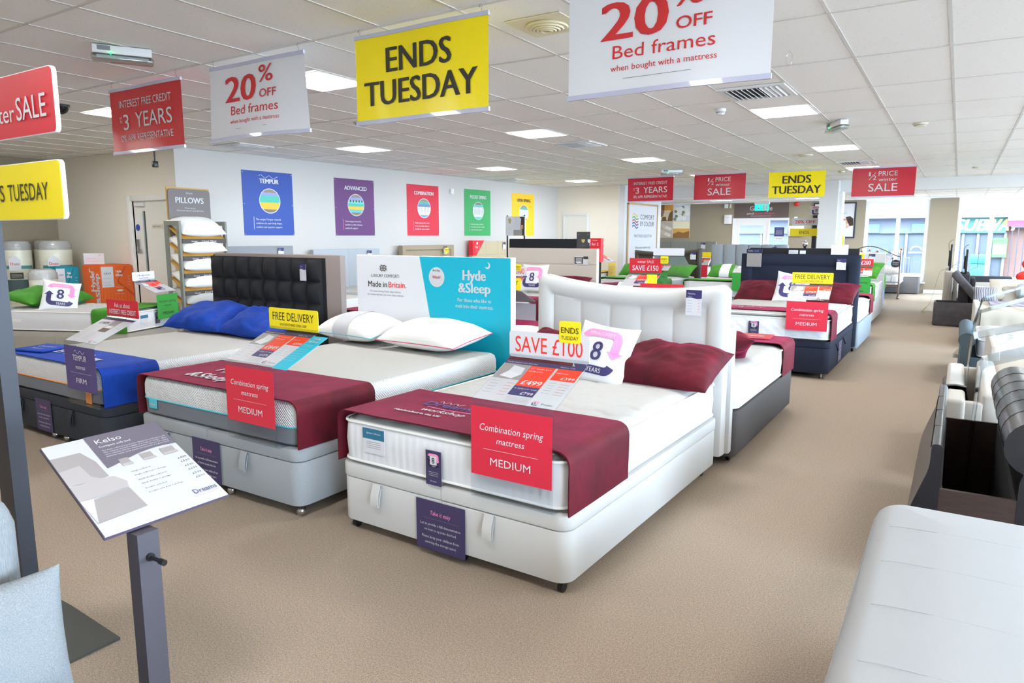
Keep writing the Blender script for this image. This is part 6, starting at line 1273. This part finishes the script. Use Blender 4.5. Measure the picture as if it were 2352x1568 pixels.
t = thing('cream_board', 'narrow cream upholstered board beside the lilac throw', 'bed frame', (.30, 7.2, 0)); b = nb(); rbox(b, 0, .07, 0, 1.3, .04, .62, .02, 2); part('board', b, CRV, t, True)
stand(-.03+.03, 8.75, .78, 'clear floor stand whose foot rests on the carpet, nearest of the aisle ones', lean=.12, run=.45, rise=.17); stand(.05+.03, 10.75, .78, 'clear floor stand with curled foot beyond the slate bed foot', lean=.12, run=.48, rise=.17, hdr=.12)
# bed with cream throw, cushions
t = thing('cream_box_bed', 'bed with cream throw facing the suede ottoman', 'bed frame', (.30, 11.6, 0)); b = nb(); rbox(b, -.05, .03, 0, 1.5, .04, .58, .02, 2); part('foot_panel', b, CRV, t, True); b = nb(); rbox(b, .03, 2.1, .03, 1.47, .05, .34, .02, 2); part('base', b, mat('base_taupe', (150, 140, 130), .7), t, True)
mattress((.36, 12.33, 0), -PI/2, 1.40, 2.0, .35, .53, 'white quilted mattress under the cream throw')
def throw(x0, x1, y0, y1, z1, zb, m, label, loc=(0, 0, 0)):
    t = thing('bed_throw', label, 'throw', (x0, y0, 0)); b = nb(); N, K = 24, 20; G = []
    for i in range(N+1):
        row = []
        for k in range(K+1):
            x = (x1-x0)*i/N; s = k/K
            if s < .35: y = -.02 - .012*math.sin(i*.9)*(1-s/.35); z = zb+(z1-zb)*s/.35
            else: q = (s-.35)/.65; y = (y1-y0)*q; z = z1+.006*math.sin(i*.7+q*5)
            row.append((x, y, z))
        G.append(row)
    V = [[b.verts.new(p) for p in r] for r in G]; V2 = [[b.verts.new((p[0], p[1]-(.008 if k/K < .35 else 0), p[2]+(.008 if k/K >= .35 else 0))) for k, p in enumerate(r)] for r in G]
    for i in range(N):
        for k in range(K): b.faces.new((V[i][k], V[i+1][k], V[i+1][k+1], V[i][k+1])); b.faces.new((V2[i][k], V2[i][k+1], V2[i+1][k+1], V2[i+1][k]))
    for k in range(K): b.faces.new((V[0][k], V[0][k+1], V2[0][k+1], V2[0][k])); b.faces.new((V[N][k], V2[N][k], V2[N][k+1], V[N][k+1]))
    for i in range(N): b.faces.new((V[i][0], V2[i][0], V2[i+1][0], V[i+1][0])); b.faces.new((V[i][K], V[i+1][K], V2[i+1][K], V2[i][K]))
    part('cloth', b, m, t, True); return t
throw(.33, .95, 11.58, 13.05, .545, .14, CRC, 'cream throw hanging over the side of the far bed')
throw(.45, .88, 12.35, 13.06, .562, .556, LIL, 'lilac band folded across the cream throw')
pillow('square_cushion', (.40, 13.1, .66), (R(70), 0, R(10)), .32, .24, .14, mat('stripe_charcoal', (84, 82, 92), .85, col2=(160, 158, 164), scale=14, kind='wave', mix=.1), 'dark and light striped cushion on the far cream bed', 'cushion', seed=51)
pillow('pillow', (.75, 13.5, .72), (R(50), 0, 0), .6, .4, .2, fabric('oat_linen', (212, 204, 192), 6, 300), 'oatmeal pillow on the far cream bed', seed=52)
t = thing('bolster', 'pale blue grey bolster on the far cream bed', 'cushion', (.80, 13.3, .72)); b = nb(); loft(b, [[(x, rr_*math.cos(2*PI*k/18), rr_*.85*math.sin(2*PI*k/18)) for k in range(18)] for x, rr_ in ((0, .04), (.015, .11), (.05, .14), (.8, .14), (.84, .10), (.85, .03))]); part('cover', b, fabric('pale_duck_fabric', (176, 186, 190), 6, 300), t, True)
# suede ottoman with raised lid
SU = mat('charcoal_suede', (84, 80, 84), .8, col2=(66, 62, 68), scale=9, detail=4, sheen=.3); t = thing('suede_ottoman', 'charcoal suede storage ottoman with its lid raised', 'ottoman', (-.30, 14.3, 0))
b = nb()
def ring(i, z): return [(x, y, z) for x, y in rr(0, .62, 0, .52, .07, i)]
loft(b, [ring(.01, .01), ring(0, .03), ring(0, .40), ring(.006, .415), ring(.03, .415), ring(.035, .40), ring(.035, .06)]); part('body', b, SU, t, True); b = nb(); loft(b, [ring(.036, .39), ring(.037, .07)], cap=False); part('lining', b, DKI, t)
b = nb(); Mx = Matrix.Translation((.60, .26, .43)) @ Matrix.Rotation(R(50), 4, 'Y') @ Matrix.Translation((-.6, -.26, 0)); rbox(b, .0, .60, 0, .52, 0, .13, .045, 4, Mx); part('lid', b, SU, t, True); b = nb(); tube(b, [(.45, .05, .40), (.42, .05, .55)], .008, 6); part('gas_strut', b, BLACKP, t)
# screens rising from bed feet
def tvfoot(x, y, w_, m, label, tvh, hh):
    t = thing('screen_bed_foot', label, 'bed frame', (x, y, 0)); b = nb(); rbox(b, 0, .16, 0, w_, .03, hh, .03, 3); part('foot_panel', b, m, t, True); b = nb(); rbox(b, .16, .24, .05, w_-.05, .03, hh*.92, .02, 2); part('inner_panel', b, m, t, True); b = nb(); box(b, .24, 2.2, .08, w_-.08, .1, .3); part('side_rails', b, m, t)
    s = thing('flat_screen', 'black flat screen rising out of '+label.split(' holding')[0], 'television', (x+.08, y+.15, hh)); b = nb(); rbox(b, -.012, .02, 0, w_-.3, 0, tvh, .008, 2); part('screen', b, BLACKP, s, True); b = nb(); rbox(b, -.035, -.012, .25, w_-.55, .08, tvh-.12, .006, 1); part('back_cover', b, mat('tv_back', (52, 50, 54), .4), s, True); b = nb(); tube(b, [(-.03, .2, tvh-.2), (-.05, .2, tvh+.02), (-.02, .2, tvh+.07), (.02, .2, tvh+.09)], .004, 5); part('cable', b, BLACKP, s)
    return t
tvfoot(-.20, 15.7, 1.4, CRV, 'cream bed foot near the window holding the taller screen', .50, .90); tvfoot(.05, 14.4, 1.3, fabric('black_velvet_board', (56, 54, 58), 8, 300), 'black upholstered bed foot behind the ottoman holding the second screen', .42, .90)
mattress((.06, 16.4, 0), -PI/2, 1.35, 1.9, .32, .55, 'white mattress behind the cream screen bed foot')
t = thing('striped_bench', 'low white and charcoal boxes under the right shop window', 'bench', (.1, 18.5, 0)); b = nb(); box(b, -.3, 2.4, .0, 1.4, .02, .30); part('base', b, CRV, t); b = nb(); rbox(b, .15, .95, -.02, .5, .30, .47, .02, 2); part('charcoal_box', b, CHARF, t, True); b = nb(); rbox(b, .10, .98, -.03, .5, .47, .56, .02, 2); part('white_top', b, CRV, t, True); b = nb(); rbox(b, .18, .92, 0, .5, .56, .68, .02, 2); part('charcoal_top', b, CHARF, t, True); b = nb(); rbox(b, .0, 2.3, .5, 1.4, .30, .62, .04, 2); part('cream_cover', b, CRC, t, True)
stand(-.52, 16.85, .86, 'clear floor stand with yellow strip on its foot, beside the shop window', lean=.12, run=.40, rise=.20, strip=True); stand(-.25, 15.3, .82, 'clear floor stand just behind the suede ottoman', lean=.05, run=.40, rise=.18, hdr=.25)
for x, y, z, r, lab in ((.93, 14.0, .90, .10, 'lower red balloon resting on the far cream bedding'), (.99, 14.2, 1.10, .09, 'upper red balloon at the right edge of view')):
    t = thing('balloon', lab, 'balloon', (x, y, z)); b = nb(); lathe(b, (0, 0, 0), [(.001, -r), (r*.5, -r*.9), (r*.92, -r*.5), (r*1.15, 0), (r*1.05, r*.5), (r*.6, r*.86), (.001, r)], 20); part('skin', b, mat('balloon_red', (228, 40, 34), .25, coat=.4), t, True); b = nb(); cyl(b, (0, 0, -r-.02), .012, .03, 8, r2=.004); part('knot', b, mat('balloon_red'), t) if False else b.free()
t = thing('covered_bed', 'long pale bed surface under the red balloons', 'bed', (.62, 13.35, 0)); b = nb(); rbox(b, 0, 1.8, 0, .95, .05, .78, .05, 3); part('cover', b, CRC, t, True)

# ------------------------------------------------------------------ foreground bench
BF = mat('bench_linen_white', (162, 163, 165), .85, bump=.25, scale=420, dist=.002, col2=(160, 161, 163), mix=.5); 
t = thing('upholstered_bench', 'light grey linen bench end in the bottom right foreground', 'bench', (-.175, 1.36, 0)); Wd, Ln = .62, 1.46
b = nb()
def br(i, z, cam_=0): return [(x, y, z) for x, y in rr(0, Wd, 0, Ln, .10, i, 8)]
loft(b, [br(.01, .06), br(0, .08), br(0, .54)]); part('body', b, BF, t, True)
b = nb(); rg = [br(0, .545)]
for k in range(1, 9): a = k/8*PI/2; rg.append([(x, y, z) for x, y, z in br(.06*(1-math.cos(a)), .545+.055*math.sin(a))])
for q in (.09, .14, .2, .26, .3): rg.append(br(q, .60+.012*min(1, (q-.06)/.15)))
loft(b, rg); part('cushion_top', b, BF, t, True)
b = nb(); tube(b, br(-.001, .545), .004, 6, True); part('piping', b, BF, t, True)
for k in range(1, 5):
    b = nb(); y = Ln*k/5; tube(b, [(x, y, .6005+.0115*math.sin(max(0, min(1, (x-.06)/(Wd-.12)))*PI)**.5) for x in [.055+(Wd-.11)*q/16 for q in range(17)]], .0007, 4); part('thread_line', b, mat('thread_grey', (156, 157, 159), .9), t)
for x in (.06, Wd-.06):
    for y in (.08, Ln-.08): b = nb(); cyl(b, (x, y, 0), .02, .07, 12, r2=.026); part('foot', b, BLACKM, t, True)

# ------------------------------------------------------------------ left foreground
t = thing('sale_post', 'dark steel post with red and yellow sale boards at the left edge', 'sign stand', (-3.22, 1.24, 0)); b = nb(); box(b, -.06, .06, -.03, .03, 0.012, 2.12); part('post', b, BLACKM, t)
b = nb(); loft(b, [[(-.40, -.13, 0), (.59, -.15, 0), (.59, .07, 0), (.18, .09, 0), (-.40, .09, 0)], [(-.40, -.13, .010), (.59, -.15, .010), (.59, .07, .010), (.18, .09, .010), (-.40, .09, .010)]]); part('base_plate', b, mat('plate_olive_black', (60, 62, 58), .6), t)
def bboard(z0, z1, m, draw, nm):
    b = nb(); lp = rr(-.53, .71, z0, z1, .02, 0, 4); loft(b, [[(x, -.045, z) for x, z in lp], [(x, -.031, z) for x, z in lp]]); o = part('sale_board', b, [mat('foam_edge', (235, 235, 240), .5)], t, label=nm)
    b = nb(); lp = rr(-.527, .707, z0+.003, z1-.003, .018, 0, 4); loft(b, [[(x, -.0465, z) for x, z in lp], [(x, -.0451, z) for x, z in lp]]); part('face', b, m, o)
    p = Pr(o, (.09, -.047, 0)); draw(p); p.flush()
bboard(1.885, 2.095, RED, lambda p: (p.text(WHITE, 'winter', .345, 1.94, .062, .26, al='r'), p.text(WHITE, 'SALE', .465, 1.94, .078, .205, bold=.02)), 'red winter SALE board')
bboard(1.605, 1.80, YEL, lambda p: (p.text(DARK, 'ENDS', .21, 1.672, .06, .2, al='r', bold=.02), p.text(DARK, 'TUESDAY', .385, 1.672, .06, .29, bold=.02)), 'yellow TUESDAY board')
# Kelso stand
KZ = .73; t = thing('price_stand', 'tilted sofa bed price board on a dark square pole', 'sign stand', (-1.95, 1.06, 0))
b = nb(); box(b, -.028, .028, -.032, .032, .012, .70); part('pole', b, mat('pole_graphite', (66, 62, 70), .5), t); b = nb(); rbox(b, -.15, .15, -.15, .15, 0, .012, .003, 1); part('base_plate', b, BLACKM, t)
b = nb(); cyl(b, (.028, .0, .625), .012, .008, 14, 'x'); cyl(b, (.028, .0, .625), .006, .065, 10, 'x'); cyl(b, (.08, .0, .625), .009, .022, 12, 'x'); part('clamp_knob', b, BLACKP, t, True)
TL = Vector((-2.535, 1.06, .85)); TRr = Vector((-2.53, 1.465, .85)); BRr = Vector((-1.96, 1.33, .715)); BLl = Vector((-1.955, .955, .715))
u = Vector((.0, 1, 0)); cc = Vector((-2.245+.255, 1.205-.16, 0))
# board in its own frame: u along +Y, v up-slope towards -X
org = Vector((-1.955-(-1.84), .955-1.02, .735)); uu = Vector((.0, 1, 0)); 
uu = (TRr-TL).normalized(); vv = (TL-BLl); vl = vv.length; vv.normalize(); uu2 = (BRr-BLl).normalized(); uu = (uu+uu2).normalized(); vv = (vv - uu*vv.dot(uu)*0).normalized()
WB, HB = .40, .60
org = BLl-Vector((-1.95, 1.06, 0)); nn = uu.cross(vv).normalized(); Mx = Matrix((uu, vv, nn)).transposed().to_4x4(); Mx.translation = org
b = nb(); box(b, 0, WB, 0, vl, -.010, -.003, Mx); part('board', b, mat('board_aubergine', (72, 62, 82), .5), t); b = nb(); box(b, .003, WB-.003, .003, vl-.003, -.003, 0, Mx); part('printed_sheet', b, mat('sheet_white', (186, 187, 192), .4), t); 
p = Pr(t, org+nn*.0004, uu, vv, .0005); H = vl; W = WB; MV = mat('print_mauve_grey', (96, 90, 104), .5); FAB = mat('print_sofa', (162, 156, 157), .6); FAB2 = mat('print_sofa_dark', (144, 138, 139), .6); GREYT = mat('print_grey_dark', (84, 84, 92), .5)
p.poly(MV, [(W*.34, H), (W, H), (W, H*.68)] + [(W*(1-.66*k/10), H*(.68-.06*k/10+.03*math.sin(k/10*PI*1.3))) for k in range(1, 11)], 1)
p.text(WHITE, 'Kelso', W*.40, H*.885, H*.055, W*.22, al='l', l=3); p.text(WHITE, 'Compact sofa bed', W*.40, H*.835, H*.025, W*.27, al='l', l=3)
for k in range(4): p.text(WHITE, ('The Kelso sofa bed is perfect for fitting into small spaces and', 'This compact sofa bed available in a range of colours, offers', 'come complete with two matching scatter cushions. The sprung', 'mattress means your guests are assured of a great sleep.')[k], W*.40, H*(.79-.025*k), H*.014, W*.56, al='l', l=3)
p.poly(FAB2, [(0.002, H*.84), (W*.24, H*.84), (W*.30, H*.70), (W*.31, H*.52), (.002, H*.52)], 1); p.poly(FAB, [(.002, H*.68), (W*.17, H*.70), (W*.19, H*.56), (W*.26, H*.50), (.002, H*.52)], 2); p.poly(FAB, [(.002, H*.50), (W*.22, H*.52), (W*.34, H*.50), (W*.40, H*.42), (W*.38, H*.36), (.002, H*.34)], 3); p.poly(FAB2, [(W*.05, H*.33), (W*.38, H*.355), (W*.40, H*.14), (W*.02, H*.12)], 1); p.poly(WHITE, [(.002, H*.345), (W*.1, H*.34), (.01, H*.12)], 4)
for k in range(3): x = W*(.46+.18*k); w_ = W*(.08+.02*k); p.rect(FAB2, x, H*.60, x+w_, H*.66, 2); p.rect(FAB, x, H*.575, x+w_+W*.01, H*.60, 3)
for k, s in enumerate(('£499', '£599', '£599', '£699', '£599', '£699')): p.text(GREYT, s, W*.97, H*(.49-.045*k-(.01*(k//2))), H*.022, al='r'); p.text(GREYT, ('Single sofa bed', 'Single sofa bed + storage', 'Small double sofa bed', 'Small double + storage', 'Double sofa bed', 'Double sofa bed + storage')[k], W*.48, H*(.49-.045*k-(.01*(k//2))), H*.014, al='l')
p.text(NAVY, 'Dreams', W*.97, H*.10, H*.045, W*.2, al='r', l=3); p.band(PINK, [(W*(.77+.2*k/8), H*(.085-.015*math.sin(k/8*PI))) for k in range(9)], .0015, 3); p.lines(LINE, W*.48, W*.72, [H*.12, H*.10, H*.08], .0012); p.flush()
# sofa, bottom left
SG = mat('sofa_grey_linen', (132, 136, 140), .9, bump=.35, scale=300, dist=.003, col2=(112, 116, 120), mix=.4, stretch=(1, 1, .15))
t = thing('sofa', 'pale grey linen sofa bed in the bottom left corner', 'sofa', (-2.15, -.10, 0))
b = nb(); rbox(b, -.24, .08, -.9, .92, .26, .87, .10, 6); part('back_cushion', b, SG, t, True)
b = nb(); rbox(b, -.05, .62, -.9, .92, .2, .36, .05, 4); part('seat', b, SG, t, True); b = nb(); rbox(b, -.2, .60, -.88, .90, .06, .21, .02, 2); part('base', b, SG, t, True)
for x in (-.15, .55):
    for y in (-.83, .85): b = nb(); cyl(b, (x, y, 0), .02, .07, 10); part('foot', b, BLACKM, t, True)
pillow('square_cushion', (-1.985, .665, .515), (R(80), R(2), R(84)), .36, .33, .15, SG, 'pale grey scatter cushion leaning on the sofa back', 'cushion', seed=61)
